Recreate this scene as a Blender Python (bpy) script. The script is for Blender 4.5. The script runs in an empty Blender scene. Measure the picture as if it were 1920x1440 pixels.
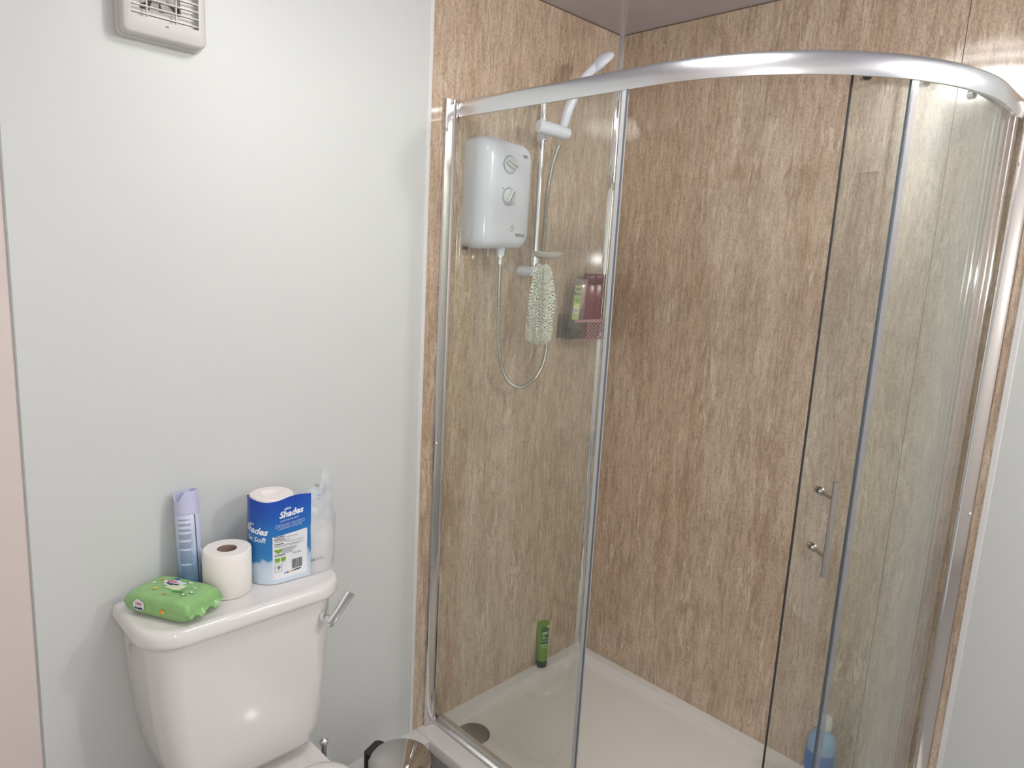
import bpy, bmesh, math, random
from mathutils import Vector, Matrix, noise
PI = math.pi
random.seed(7)
S = bpy.context.scene
COL = S.collection

# ------------------------------------------------------------------ camera, light, exposure
F_PX = 1302.13
cam_d = bpy.data.cameras.new('camera')
cam_d.sensor_fit = 'HORIZONTAL'; cam_d.sensor_width = 36.0
cam_d.lens = F_PX / 1920 * 36.0
cam_d.clip_start = 0.02
cam = bpy.data.objects.new('camera', cam_d); COL.objects.link(cam)
yaw, pitch, roll = 0.78143, -0.17452, 0.05352
fw = Vector((math.cos(yaw) * math.cos(pitch), math.sin(yaw) * math.cos(pitch), math.sin(pitch)))
rt = Vector((math.sin(yaw), -math.cos(yaw), 0)); up = rt.cross(fw)
r2 = rt * math.cos(roll) + up * math.sin(roll); u2 = -rt * math.sin(roll) + up * math.cos(roll)
M = Matrix(((r2.x, u2.x, -fw.x, -2.0699), (r2.y, u2.y, -fw.y, -1.6052), (r2.z, u2.z, -fw.z, 1.5066), (0, 0, 0, 1)))
cam.matrix_world = M
S.camera = cam
w = bpy.data.worlds.new('world'); S.world = w; w.use_nodes = True
w.node_tree.nodes['Background'].inputs[0].default_value = (0.9, 0.93, 1, 1)
w.node_tree.nodes['Background'].inputs[1].default_value = 0.5
S.view_settings.view_transform = 'Standard'; S.view_settings.look = 'None'
S.view_settings.gamma = 1; S.view_settings.use_curve_mapping = False
S.view_settings.exposure = 0.29
LAMP_POS = (-1.14, -0.88); LAMP_POWER = 19.0
# second ceiling light of the bathroom, to the right behind the camera, and the phone's small torch
hl = bpy.data.lights.new('second_ceiling_light', 'POINT'); hl.shadow_soft_size = 0.05; hl.energy = 27.0
hl.color = (1.0, 0.98, 0.96)
hlo = bpy.data.objects.new('second_ceiling_light', hl); COL.objects.link(hlo)
hlo.location = (-0.36, -2.3, 2.25)
tl = bpy.data.lights.new('phone_torch', 'POINT'); tl.shadow_soft_size = 0.012; tl.energy = 12.0
tlo = bpy.data.objects.new('phone_torch', tl); COL.objects.link(tlo)
tlo.location = (-2.05, -1.66, 1.555)

# room numbers (metres; z = 0 is the rim of the shower tray)
H = 2.2991; FLOOR = -0.12
W, L, R = 0.748, 1.217, 0.544
ZT = 1.944; RH = 0.0456
XL = -0.828; XE = -1.808; YB = -1.269; SEAM = -1.066
LID = 0.725

# ------------------------------------------------------------------ materials
def nm(name):
    m = bpy.data.materials.new(name); m.use_nodes = True
    return m, m.node_tree, m.node_tree.nodes['Principled BSDF']
def srgb(r, g, b):
    f = lambda c: (c / 255 / 12.92) if c / 255 <= 0.04045 else ((c / 255 + 0.055) / 1.055) ** 2.4
    return (f(r), f(g), f(b), 1)
def pm(name, col, rough=0.5, metal=0.0, bump=None, coat=0.0, spec=0.5, var=None, emis=None):
    m, t, b = nm(name)
    b.inputs['Base Color'].default_value = col
    b.inputs['Roughness'].default_value = rough
    b.inputs['Metallic'].default_value = metal
    b.inputs['Coat Weight'].default_value = coat
    b.inputs['Specular IOR Level'].default_value = spec
    tc = t.nodes.new('ShaderNodeTexCoord')
    if bump:
        n = t.nodes.new('ShaderNodeTexNoise'); n.inputs['Scale'].default_value = bump[0]; n.inputs['Detail'].default_value = 4
        bp = t.nodes.new('ShaderNodeBump'); bp.inputs['Strength'].default_value = bump[1]; bp.inputs['Distance'].default_value = bump[2]
        t.links.new(tc.outputs['Object'], n.inputs['Vector'])
        t.links.new(n.outputs['Fac'], bp.inputs['Height']); t.links.new(bp.outputs['Normal'], b.inputs['Normal'])
    if var:
        n = t.nodes.new('ShaderNodeTexNoise'); n.inputs['Scale'].default_value = var[0]; n.inputs['Detail'].default_value = 3
        t.links.new(tc.outputs['Object'], n.inputs['Vector'])
        mx = t.nodes.new('ShaderNodeMix'); mx.data_type = 'RGBA'
        mx.inputs[6].default_value = col; mx.inputs[7].default_value = var[1]
        t.links.new(n.outputs['Fac'], mx.inputs[0]); t.links.new(mx.outputs[2], b.inputs['Base Color'])
    if emis:
        b.inputs['Emission Color'].default_value = emis[0]; b.inputs['Emission Strength'].default_value = emis[1]
    return m

def thin_clear(name, tint, gloss=1.0, rough=0.0, haze=0.0, hazecol=(0.8, 0.85, 0.85, 1)):
    """thin transparent sheet: each face passes light through with a tint and mirrors by Fresnel"""
    m = bpy.data.materials.new(name); m.use_nodes = True; t = m.node_tree; t.nodes.clear()
    out = t.nodes.new('ShaderNodeOutputMaterial')
    tr = t.nodes.new('ShaderNodeBsdfTransparent'); tr.inputs[0].default_value = tint
    gl = t.nodes.new('ShaderNodeBsdfGlossy'); gl.inputs['Roughness'].default_value = rough
    gl.inputs['Color'].default_value = (gloss, gloss, gloss, 1)
    fr = t.nodes.new('ShaderNodeFresnel'); fr.inputs['IOR'].default_value = 1.5
    # same Fresnel factor entering and leaving the sheet
    ge = t.nodes.new('ShaderNodeNewGeometry')
    io = t.nodes.new('ShaderNodeMix'); io.data_type = 'FLOAT'
    io.inputs[2].default_value = 1.5; io.inputs[3].default_value = 1 / 1.5
    t.links.new(ge.outputs['Backfacing'], io.inputs[0])
    t.links.new(io.outputs[0], fr.inputs['IOR'])
    inv = t.nodes.new('ShaderNodeMix'); inv.data_type = 'FLOAT'
    fr.inputs['IOR'].default_value = 1.5
    mix = t.nodes.new('ShaderNodeMixShader')
    t.links.new(fr.outputs[0], mix.inputs[0])
    base = tr
    if haze > 0:
        df = t.nodes.new('ShaderNodeBsdfDiffuse'); df.inputs[0].default_value = hazecol
        m2 = t.nodes.new('ShaderNodeMixShader'); m2.inputs[0].default_value = haze
        t.links.new(tr.outputs[0], m2.inputs[1]); t.links.new(df.outputs[0], m2.inputs[2])
        base = m2
    t.links.new(base.outputs[0], mix.inputs[1]); t.links.new(gl.outputs[0], mix.inputs[2])
    t.links.new(mix.outputs[0], out.inputs[0])
    t.nodes.remove(inv)
    return m

def stone_mat():
    m, t, b = nm('laminate_travertine')
    N = t.nodes; Lk = t.links
    tc = N.new('ShaderNodeTexCoord')
    # bend the grain a little so it wanders as it runs down the wall
    mpw = N.new('ShaderNodeMapping'); mpw.inputs['Scale'].default_value = (5, 5, 1.1); Lk.new(tc.outputs['Object'], mpw.inputs[0])
    nw = N.new('ShaderNodeTexNoise'); nw.inputs['Scale'].default_value = 1.0; nw.inputs['Detail'].default_value = 4
    Lk.new(mpw.outputs[0], nw.inputs['Vector'])
    sub = N.new('ShaderNodeVectorMath'); sub.operation = 'SUBTRACT'; sub.inputs[1].default_value = (0.5, 0.5, 0.5)
    Lk.new(nw.outputs['Color'], sub.inputs[0])
    sc = N.new('ShaderNodeVectorMath'); sc.operation = 'MULTIPLY'; sc.inputs[1].default_value = (0.045, 0.045, 0.0)
    Lk.new(sub.outputs[0], sc.inputs[0])
    ad = N.new('ShaderNodeVectorMath'); ad.operation = 'ADD'
    Lk.new(tc.outputs['Object'], ad.inputs[0]); Lk.new(sc.outputs[0], ad.inputs[1])
    mpq = N.new('ShaderNodeMapping'); mpq.inputs['Scale'].default_value = (34, 34, 20); Lk.new(tc.outputs['Object'], mpq.inputs[0])
    nq = N.new('ShaderNodeTexNoise'); nq.inputs['Scale'].default_value = 1.0; nq.inputs['Detail'].default_value = 3
    Lk.new(mpq.outputs[0], nq.inputs['Vector'])
    sq_ = N.new('ShaderNodeVectorMath'); sq_.operation = 'SUBTRACT'; sq_.inputs[1].default_value = (0.5, 0.5, 0.5); Lk.new(nq.outputs['Color'], sq_.inputs[0])
    s2_ = N.new('ShaderNodeVectorMath'); s2_.operation = 'MULTIPLY'; s2_.inputs[1].default_value = (0.010, 0.010, 0.02); Lk.new(sq_.outputs[0], s2_.inputs[0])
    ad0 = ad; ad = N.new('ShaderNodeVectorMath'); ad.operation = 'ADD'
    Lk.new(ad0.outputs[0], ad.inputs[0]); Lk.new(s2_.outputs[0], ad.inputs[1])
    def ns(scale, detail, rough=0.6):
        mp = N.new('ShaderNodeMapping'); mp.inputs['Scale'].default_value = scale
        Lk.new(ad.outputs[0], mp.inputs[0])
        n = N.new('ShaderNodeTexNoise'); n.inputs['Scale'].default_value = 1.0
        n.inputs['Detail'].default_value = detail; n.inputs['Roughness'].default_value = rough
        Lk.new(mp.outputs[0], n.inputs['Vector'])
        return n
    def ramp(n, stops):
        r = N.new('ShaderNodeValToRGB'); e = r.color_ramp.elements
        e[0].position, e[0].color = stops[0][0], stops[0][1]
        e[1].position, e[1].color = stops[1][0], stops[1][1]
        for s_ in stops[2:]:
            k = e.new(s_[0]); k.color = s_[1]
        Lk.new(n.outputs['Fac'], r.inputs[0]); return r
    def mix(kind, fac, a, b_):
        x = N.new('ShaderNodeMix'); x.data_type = 'RGBA'; x.blend_type = kind
        if isinstance(fac, float): x.inputs[0].default_value = fac
        else: Lk.new(fac, x.inputs[0])
        for i, v in ((6, a), (7, b_)):
            if isinstance(v, tuple): x.inputs[i].default_value = v
            else: Lk.new(v, x.inputs[i])
        return x.outputs[2]
    base = ramp(ns((12, 12, 1.8), 5), [(0.3, srgb(195, 170, 146)), (0.7, srgb(218, 199, 178))])
    fine = ramp(ns((95, 95, 13), 5, .7), [(0.34, (0.68, 0.64, 0.60, 1)), (0.62, (1.1, 1.1, 1.09, 1))])
    c = mix('MULTIPLY', 0.85, base.outputs[0], fine.outputs[0])
    speck = ramp(ns((300, 300, 120), 3, .7), [(0.36, (0.60, 0.56, 0.52, 1)), (0.55, (1.03, 1.03, 1.03, 1))])
    c = mix('MULTIPLY', 0.7, c, speck.outputs[0])
    # thin pale and dark veins
    v = ns((24, 24, 2.6), 7, .6)
    vl = ramp(v, [(0.482, (0, 0, 0, 1)), (0.5, (1, 1, 1, 1)), (0.518, (0, 0, 0, 1))])
    gate = ramp(ns((14, 14, 4), 3), [(0.48, (0, 0, 0, 1)), (0.6, (1, 1, 1, 1))])
    g1 = mix('MULTIPLY', 1.0, vl.outputs[0], gate.outputs[0])
    c = mix('MIX', g1, c, srgb(232, 216, 196))
    v2 = ns((31, 31, 2.4), 7, .62)
    dk = ramp(v2, [(0.44, (0, 0, 0, 1)), (0.449, (0.75, 0.75, 0.75, 1)), (0.458, (0, 0, 0, 1))])
    gate2 = ramp(ns((22, 22, 6), 3), [(0.5, (0, 0, 0, 1)), (0.62, (1, 1, 1, 1))])
    g2 = mix('MULTIPLY', 1.0, dk.outputs[0], gate2.outputs[0])
    c = mix('MIX', g2, c, srgb(132, 106, 86))
    Lk.new(c, b.inputs['Base Color'])
    b.inputs['Roughness'].default_value = 0.075
    b.inputs['Specular IOR Level'].default_value = 0.95
    return m

def floor_mat():
    m, t, b = nm('vinyl_floor')
    N = t.nodes
    tc = N.new('ShaderNodeTexCoord'); br = N.new('ShaderNodeTexBrick')
    br.inputs['Scale'].default_value = 1.0; br.inputs['Brick Width'].default_value = 0.6; br.inputs['Row Height'].default_value = 0.3
    br.inputs['Mortar Size'].default_value = 0.002; br.inputs['Mortar'].default_value = srgb(105, 102, 100)
    br.inputs['Color1'].default_value = srgb(150, 147, 144); br.inputs['Color2'].default_value = srgb(158, 154, 151)
    t.links.new(tc.outputs['Object'], br.inputs['Vector']); t.links.new(br.outputs['Color'], b.inputs['Base Color'])
    b.inputs['Roughness'].default_value = 0.35
    return m

def wrap_mat():
    """printed film: deep blue at the top, sky blue in the middle, white clouds at the foot"""
    m, t, b = nm('printed_film_blue'); N = t.nodes
    tc = N.new('ShaderNodeTexCoord'); sx = N.new('ShaderNodeSeparateXYZ'); t.links.new(tc.outputs['Object'], sx.inputs[0])
    n = N.new('ShaderNodeTexNoise'); n.inputs['Scale'].default_value = 22; n.inputs['Detail'].default_value = 4
    t.links.new(tc.outputs['Object'], n.inputs['Vector'])
    ma = N.new('ShaderNodeMath'); ma.operation = 'MULTIPLY_ADD'; ma.inputs[1].default_value = 0.07; ma.inputs[2].default_value = -0.035
    t.links.new(n.outputs['Fac'], ma.inputs[0])
    # clouds climb towards the left end of the pack
    mx_ = N.new('ShaderNodeMath'); mx_.operation = 'MULTIPLY_ADD'; mx_.inputs[1].default_value = -0.12; t.links.new(sx.outputs[0], mx_.inputs[0])
    t.links.new(ma.outputs[0], mx_.inputs[2])
    ad = N.new('ShaderNodeMath'); ad.operation = 'ADD'; t.links.new(sx.outputs[2], ad.inputs[0]); t.links.new(mx_.outputs[0], ad.inputs[1])
    dv = N.new('ShaderNodeMath'); dv.operation = 'DIVIDE'; dv.inputs[1].default_value = 0.21; t.links.new(ad.outputs[0], dv.inputs[0])
    r = N.new('ShaderNodeValToRGB'); e = r.color_ramp.elements
    e[0].position = 0.20; e[0].color = srgb(205, 220, 232)
    e[1].position = 1.0; e[1].color = srgb(28, 72, 178)
    for p_, c_ in ((0.27, srgb(185, 208, 228)), (0.31, srgb(52, 132, 190)), (0.55, srgb(36, 118, 188)), (0.8, srgb(30, 92, 182))):
        k = e.new(p_); k.color = c_
    t.links.new(dv.outputs[0], r.inputs[0]); t.links.new(r.outputs[0], b.inputs['Base Color'])
    b.inputs['Roughness'].default_value = 0.32
    return m
def can_mat():
    m, t, b = nm('can_print'); N = t.nodes
    tc = N.new('ShaderNodeTexCoord'); sx = N.new('ShaderNodeSeparateXYZ'); t.links.new(tc.outputs['Object'], sx.inputs[0])
    dv = N.new('ShaderNodeMath'); dv.operation = 'DIVIDE'; dv.inputs[1].default_value = 0.2; t.links.new(sx.outputs[2], dv.inputs[0])
    r = N.new('ShaderNodeValToRGB'); e = r.color_ramp.elements
    e[0].position = 0.0; e[0].color = srgb(112, 160, 215); e[1].position = 1.0; e[1].color = srgb(208, 212, 232)
    k = e.new(0.3); k.color = srgb(150, 185, 222); k = e.new(0.6); k.color = srgb(188, 202, 226)
    t.links.new(dv.outputs[0], r.inputs[0]); t.links.new(r.outputs[0], b.inputs['Base Color'])
    b.inputs['Roughness'].default_value = 0.25
    return m
def net_mat():
    m = bpy.data.materials.new('net_fabric'); m.use_nodes = True; t = m.node_tree; N = t.nodes; b = N['Principled BSDF']
    b.inputs['Base Color'].default_value = srgb(232, 232, 218); b.inputs['Roughness'].default_value = 0.8
    uv = N.new('ShaderNodeUVMap')
    mp = N.new('ShaderNodeMapping'); mp.inputs['Scale'].default_value = (36, 48, 1); mp.inputs['Rotation'].default_value = (0, 0, 0.78)
    t.links.new(uv.outputs[0], mp.inputs[0])
    vo = N.new('ShaderNodeTexVoronoi'); vo.inputs['Scale'].default_value = 1.0; vo.inputs['Randomness'].default_value = 0.35
    t.links.new(mp.outputs[0], vo.inputs['Vector'])
    lt = N.new('ShaderNodeMath'); lt.operation = 'GREATER_THAN'; lt.inputs[1].default_value = 0.42
    t.links.new(vo.outputs['Distance'], lt.inputs[0]); t.links.new(lt.outputs[0], b.inputs['Alpha'])
    return m
def hose_mat():
    m, t, b = nm('hose_steel'); N = t.nodes
    b.inputs['Base Color'].default_value = (0.62, 0.6, 0.57, 1); b.inputs['Metallic'].default_value = 1; b.inputs['Roughness'].default_value = 0.25
    return m

MAT = dict(
    stone=stone_mat(),
    white_panel=pm('white_wall_panel', srgb(213, 216, 213), 0.38, var=(2.2, srgb(208, 211, 209))),
    paint=pm('painted_wall', srgb(216, 204, 199), 0.7, bump=(60, 0.05, 0.002)),
    backwall=pm('painted_wall_plain', srgb(236, 232, 228), 0.7),
    trim=pm('white_plastic_trim', srgb(228, 226, 224), 0.3),
    ceiling=pm('ceiling_panel_grey', srgb(196, 192, 200), 0.10, spec=0.3),
    floor=floor_mat(),
    joint=pm('joint_grey', srgb(168, 172, 170), 0.6),  # plain grey of the panel edge and the plinth line
    darkjoint=pm('panel_joint_brown', srgb(110, 95, 80), 0.5),
    chrome=pm('chrome', (0.86, 0.87, 0.88, 1), 0.06, 1.0),
    rail=pm('polished_aluminium', (0.76, 0.78, 0.80, 1), 0.27, 1.0),
    profile=pm('aluminium_profile', (0.74, 0.71, 0.69, 1), 0.12, 1.0),
    steel=pm('brushed_steel', (0.50, 0.47, 0.45, 1), 0.25, 1.0, bump=(200, 0.05, 0.001)),
    binsteel=pm('mirror_steel', (0.62, 0.59, 0.57, 1), 0.05, 1.0),
    ceramic=pm('white_ceramic', srgb(226, 223, 221), 0.08, coat=0.4),
    acrylic=pm('white_acrylic_tray', srgb(226, 222, 219), 0.22),
    white_plastic=pm('white_plastic', srgb(230, 234, 246), 0.14),
    fan_plastic=pm('fan_plastic', srgb(205, 202, 198), 0.4),
    whitesoft=pm('satin_white_plastic', srgb(222, 224, 226), 0.3),
    black=pm('black_plastic', srgb(38, 35, 33), 0.4),
    dark=pm('dark_duct', srgb(70, 60, 56), 0.7),
    ringgrey=pm('soft_grey_ring', srgb(160, 166, 176), 0.4),
    mark=pm('grey_print', srgb(92, 95, 104), 0.5),
    glass=thin_clear('shower_glass', (0.958, 0.974, 0.955, 1), 1.0, 0.0, 0.012, (0.8, 0.83, 0.8, 1)),
    glass_edge=pm('glass_edge_green', srgb(84, 96, 104), 0.15),
    seal=pm('clear_plastic_seal', srgb(180, 184, 185), 0.25),
    sealdark=pm('seal_lip_dark', srgb(102, 104, 110), 0.3),
    refraction=thin_clear('edge_refraction_band', (0.9, 0.9, 0.93, 1), 0.8, 0.1, 0.22, (0.5, 0.52, 0.56, 1)),  # haze colour imitates light bent inside the pane edge
    film=thin_clear('clear_film', (0.93, 0.95, 0.96, 1), 1.0, 0.10, 0.33, (0.88, 0.93, 0.96, 1)),
    clearplastic=thin_clear('clear_plastic', (0.99, 0.985, 0.985, 1), 1.0, 0.05, 0.02, (0.8, 0.75, 0.75, 1)),
    clearbottle=thin_clear('clear_bottle', (0.86, 0.83, 0.84, 1), 1.0, 0.03, 0.22, (0.62, 0.58, 0.58, 1)),
    tissue=pm('tissue_paper', srgb(240, 236, 230), 0.95, bump=(400, 0.12, 0.0006)),
    tissuequilt=pm('tissue_paper_quilted', srgb(240, 232, 230), 0.95, bump=(160, 0.3, 0.0012)),
    card=pm('cardboard_core', srgb(150, 128, 112), 0.9),
    wrap=wrap_mat(), can=can_mat(),
    cancap=pm('lilac_cap', srgb(198, 200, 228), 0.3),
    ink_white=pm('white_ink', srgb(240, 244, 250), 0.5),
    ink_blue=pm('blue_ink', srgb(40, 96, 170), 0.5),
    ink_navy=pm('navy_ink', srgb(30, 44, 92), 0.5),
    ink_grey=pm('grey_ink', srgb(128, 128, 134), 0.6),
    ink_fine=pm('fine_print_ink', srgb(118, 130, 156), 0.6),
    ink_dark=pm('dark_ink', srgb(55, 55, 58), 0.6),
    ink_green=pm('green_ink', srgb(128, 172, 50), 0.5),
    ink_yellow=pm('yellow_ink', srgb(236, 208, 76), 0.5),
    ink_orange=pm('orange_ink', srgb(228, 150, 70), 0.5),
    ink_pink=pm('pink_ink', srgb(214, 110, 140), 0.5),
    labelwhite=pm('label_white', srgb(232, 234, 238), 0.45),
    wipes=pm('wipes_green_film', srgb(136, 186, 116), 0.24, bump=(38, 0.5, 0.006), var=(30, srgb(150, 194, 130))),
    wipes_dark=pm('wipes_green_dark', srgb(84, 160, 74), 0.3),
    wipes_pale=pm('wipes_flap_pale', srgb(212, 226, 186), 0.3),
    green_tube=pm('green_tube', srgb(116, 150, 44), 0.3, var=(25, srgb(98, 136, 40))),
    tube_print=pm('tube_print_dark_green', srgb(40, 98, 50), 0.35),
    tube_text=pm('tube_print_pale', srgb(190, 222, 170), 0.4),
    darkcap=pm('dark_cap', srgb(42, 50, 46), 0.3),
    red=pm('dark_red_bottle', srgb(126, 20, 42), 0.22),
    red_dark=pm('dark_red_cap', srgb(104, 16, 36), 0.3),
    lime_label=pm('lime_label', srgb(206, 216, 120), 0.5),
    orange_gel=pm('amber_gel', srgb(206, 150, 110), 0.3),
    basket=pm('rose_clear_plastic', srgb(190, 140, 145), 0.25),
    net=net_mat(), hose=hose_mat(),
    soapdish=pm('frosted_dish', srgb(224, 222, 216), 0.25),
    blue_liquid=pm('blue_liquid', srgb(140, 176, 216), 0.2),
    blue_label=pm('blue_label', srgb(60, 112, 192), 0.35),
    drain=pm('drain_cover_metal', srgb(120, 112, 102), 0.38, 0.6),
    plinth=pm('grey_plinth', srgb(176, 172, 170), 0.4),
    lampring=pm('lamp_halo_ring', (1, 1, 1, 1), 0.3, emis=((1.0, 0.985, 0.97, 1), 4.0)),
    lamp=pm('lamp_diffuser', (1, 1, 1, 1), 0.3, emis=((1.0, 0.985, 0.97, 1), LAMP_POWER)),
)

# ------------------------------------------------------------------ mesh helpers
def finish(name, bm, mats, parent=None, smooth=True, angle=35, bevel=None, recalc=True):
    if recalc: bmesh.ops.recalc_face_normals(bm, faces=bm.faces[:])
    me = bpy.data.meshes.new(name); bm.to_mesh(me); bm.free()
    if not isinstance(mats, (list, tuple)): mats = [mats]
    for m in mats: me.materials.append(MAT[m] if isinstance(m, str) else m)
    o = bpy.data.objects.new(name, me); COL.objects.link(o)
    if parent: o.parent = parent
    if smooth:
        for p in me.polygons: p.use_smooth = True
        me.set_sharp_from_angle(angle=math.radians(angle))
    if bevel:
        b = o.modifiers.new('bevel', 'BEVEL'); b.width = bevel; b.segments = 3; b.limit_method = 'ANGLE'; b.angle_limit = math.radians(35)
    return o
def tag(o, label=None, cat=None, group=None, kind=None):
    if label: o['label'] = label
    if cat: o['category'] = cat
    if group: o['group'] = group
    if kind: o['kind'] = kind
    return o
def thing(name, label, cat, loc=(0, 0, 0), group=None):
    o = bpy.data.objects.new(name, None); COL.objects.link(o); o.location = loc; o.empty_display_size = 0.05
    return tag(o, label, cat, group)
def box(bm, x0, x1, y0, y1, z0, z1, mi=0, mat=None):
    vs = [bm.verts.new((x, y, z)) for x in (x0, x1) for y in (y0, y1) for z in (z0, z1)]
    if mat: bmesh.ops.transform(bm, matrix=mat, verts=vs)
    q = [(0, 1, 3, 2), (4, 6, 7, 5), (0, 4, 5, 1), (2, 3, 7, 6), (0, 2, 6, 4), (1, 5, 7, 3)]
    for f in q:
        fc = bm.faces.new([vs[i] for i in f]); fc.material_index = mi
    return vs
def lathe(bm, prof, n=48, c=(0, 0, 0), axis=None, mi=0, sx=1, sy=1):
    rings = []
    for r, z in prof:
        if r < 1e-6: rings.append([bm.verts.new((0, 0, z))])
        else: rings.append([bm.verts.new((r * sx * math.cos(2 * PI * i / n), r * sy * math.sin(2 * PI * i / n), z)) for i in range(n)])
    for a, b in zip(rings[:-1], rings[1:]):
        for i in range(n):
            j = (i + 1) % n
            if len(a) == 1 and len(b) == 1: continue
            if len(a) == 1: f = bm.faces.new((a[0], b[i], b[j]))
            elif len(b) == 1: f = bm.faces.new((a[i], a[j], b[0]))
            else: f = bm.faces.new((a[i], a[j], b[j], b[i]))
            f.material_index = mi
    vs = [v for r_ in rings for v in r_]
    Mx = Matrix.Translation(c)
    if axis is not None: Mx = Mx @ Vector((0, 0, 1)).rotation_difference(Vector(axis)).to_matrix().to_4x4()
    bmesh.ops.transform(bm, matrix=Mx, verts=vs)
    return vs
def cyl(bm, a, b, r, n=24, r2=None, mi=0):
    a, b = Vector(a), Vector(b); h = (b - a).length
    return lathe(bm, [(0, 0), (r, 0), (r2 if r2 is not None else r, h), (0, h)], n, a, b - a, mi)
def spline(pts, n=12):
    P = [Vector(p) for p in pts]; P = [P[0] * 2 - P[1]] + P + [P[-1] * 2 - P[-2]]; out = []
    for i in range(1, len(P) - 2):
        for k in range(n):
            t = k / n; a, b, c, d = P[i - 1:i + 3]
            out.append(0.5 * ((2 * b) + (c - a) * t + (2 * a - 5 * b + 4 * c - d) * t * t + (3 * b - a - 3 * c + d) * t ** 3))
    out.append(P[-2]); return out
def tube(bm, pts, rad, n=12, cap=True, mi=0):
    pts = [Vector(p) for p in pts]; rings = []
    T = (pts[1] - pts[0]).normalized(); ref = Vector((0, 0, 1)) if abs(T.z) < .9 else Vector((1, 0, 0))
    nn = T.cross(ref).normalized()
    for i, p in enumerate(pts):
        T = (pts[min(i + 1, len(pts) - 1)] - pts[max(i - 1, 0)]).normalized()
        nn = (nn - T * nn.dot(T)).normalized(); bb = T.cross(nn)
        r = rad(i, i / (len(pts) - 1)) if callable(rad) else rad
        rings.append([bm.verts.new(p + r * (math.cos(2 * PI * k / n) * nn + math.sin(2 * PI * k / n) * bb)) for k in range(n)])
    for a, b in zip(rings[:-1], rings[1:]):
        for k in range(n):
            f = bm.faces.new((a[k], a[(k + 1) % n], b[(k + 1) % n], b[k])); f.material_index = mi
    if cap:
        bm.faces.new(rings[0][::-1]).material_index = mi; bm.faces.new(rings[-1]).material_index = mi
    return rings
def loft(bm, rings, cap=True, mi=0, close=True):
    vr = [[bm.verts.new(p) for p in r] for r in rings]
    n = len(vr[0])
    for a, b in zip(vr[:-1], vr[1:]):
        for k in range(n if close else n - 1):
            f = bm.faces.new((a[k], a[(k + 1) % n], b[(k + 1) % n], b[k])); f.material_index = mi
    if cap:
        bm.faces.new(vr[0][::-1]).material_index = mi; bm.faces.new(vr[-1]).material_index = mi
    return vr
def rrect(x0, x1, y0, y1, r, z, n=6, radii=None):
    """rounded rectangle ring, corner order (x1,y1) (x0,y1) (x0,y0) (x1,y0)"""
    rr = radii or (r, r, r, r); out = []
    for (cx, cy, a0, q) in ((x1, y1, 0, rr[0]), (x0, y1, 90, rr[1]), (x0, y0, 180, rr[2]), (x1, y0, 270, rr[3])):
        ccx = cx - q if cx == x1 else cx + q; ccy = cy - q if cy == y1 else cy + q
        for k in range(n + 1):
            a = math.radians(a0 + 90 * k / n); out.append((ccx + q * math.cos(a), ccy + q * math.sin(a), z))
    return out
SHEAR = 0.0
def text_bm(s, size, fn=None, bm=None, mi=0, align='CENTER', bold=0.0, cuts=0):
    """lettering as mesh faces in (u, v), mapped on a surface by fn(u, v)"""
    c = bpy.data.curves.new('lettering', 'FONT'); c.body = s; c.size = size; c.align_x = align; c.align_y = 'CENTER'
    c.resolution_u = 2; c.offset = bold; c.shear = SHEAR
    o = bpy.data.objects.new('lettering_tmp', c); COL.objects.link(o)
    dg = bpy.context.evaluated_depsgraph_get()
    me = bpy.data.meshes.new_from_object(o.evaluated_get(dg))
    bpy.data.objects.remove(o); bpy.data.curves.remove(c)
    bm = bm or bmesh.new(); n0 = len(bm.verts); f0 = len(bm.faces)
    bm.from_mesh(me); bpy.data.meshes.remove(me)
    bm.verts.ensure_lookup_table(); bm.faces.ensure_lookup_table()
    for f in bm.faces[f0:]: f.material_index = mi
    if fn:
        for v in bm.verts[n0:]: v.co = Vector(fn(v.co.x, v.co.y))
    return bm
def patch(bm, u0, u1, v0, v1, fn, nu=6, nv=2, mi=0):
    g = [[bm.verts.new(fn(u0 + (u1 - u0) * i / nu, v0 + (v1 - v0) * j / nv)) for i in range(nu + 1)] for j in range(nv + 1)]
    for j in range(nv):
        for i in range(nu):
            bm.faces.new((g[j][i], g[j][i + 1], g[j + 1][i + 1], g[j + 1][i])).material_index = mi
def blob(bm, cu, cv, ru, rv, fn, n=20, mi=0, wob=0.0):
    c = bm.verts.new(fn(cu, cv)); ring = []
    for k in range(n):
        a = 2 * PI * k / n; s_ = 1 + wob * math.sin(5 * a + cu * 40)
        ring.append(bm.verts.new(fn(cu + ru * s_ * math.cos(a), cv + rv * s_ * math.sin(a))))
    for k in range(n): bm.faces.new((c, ring[k], ring[(k + 1) % n])).material_index = mi
def struct(name, bm, mats, **k):
    o = finish(name, bm, mats, **k); o['kind'] = 'structure'; return o

# ------------------------------------------------------------------ room shell
XW, YF = -2.75, -2.75           # far left wall, wall behind the camera
bm = bmesh.new(); box(bm, XW - .1, .1, YF - .1, .1, FLOOR - .1, FLOOR); struct('floor', bm, 'floor', smooth=False)
bm = bmesh.new(); box(bm, XW - .1, .1, YF - .1, .1, H, H + .1); struct('ceiling', bm, 'ceiling', smooth=False)
bm = bmesh.new(); box(bm, XW - .1, .1, .0, .1, FLOOR, H)
wb = struct('wall_back', bm, 'paint', smooth=False)
bm = bmesh.new(); box(bm, .0, .1, YF - .1, .0, FLOOR, H)
wr = struct('wall_right', bm, 'backwall', smooth=False)
bm = bmesh.new(); box(bm, XW - .1, XW, YF, 0, FLOOR, H); struct('wall_left', bm, 'backwall', smooth=False)
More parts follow.
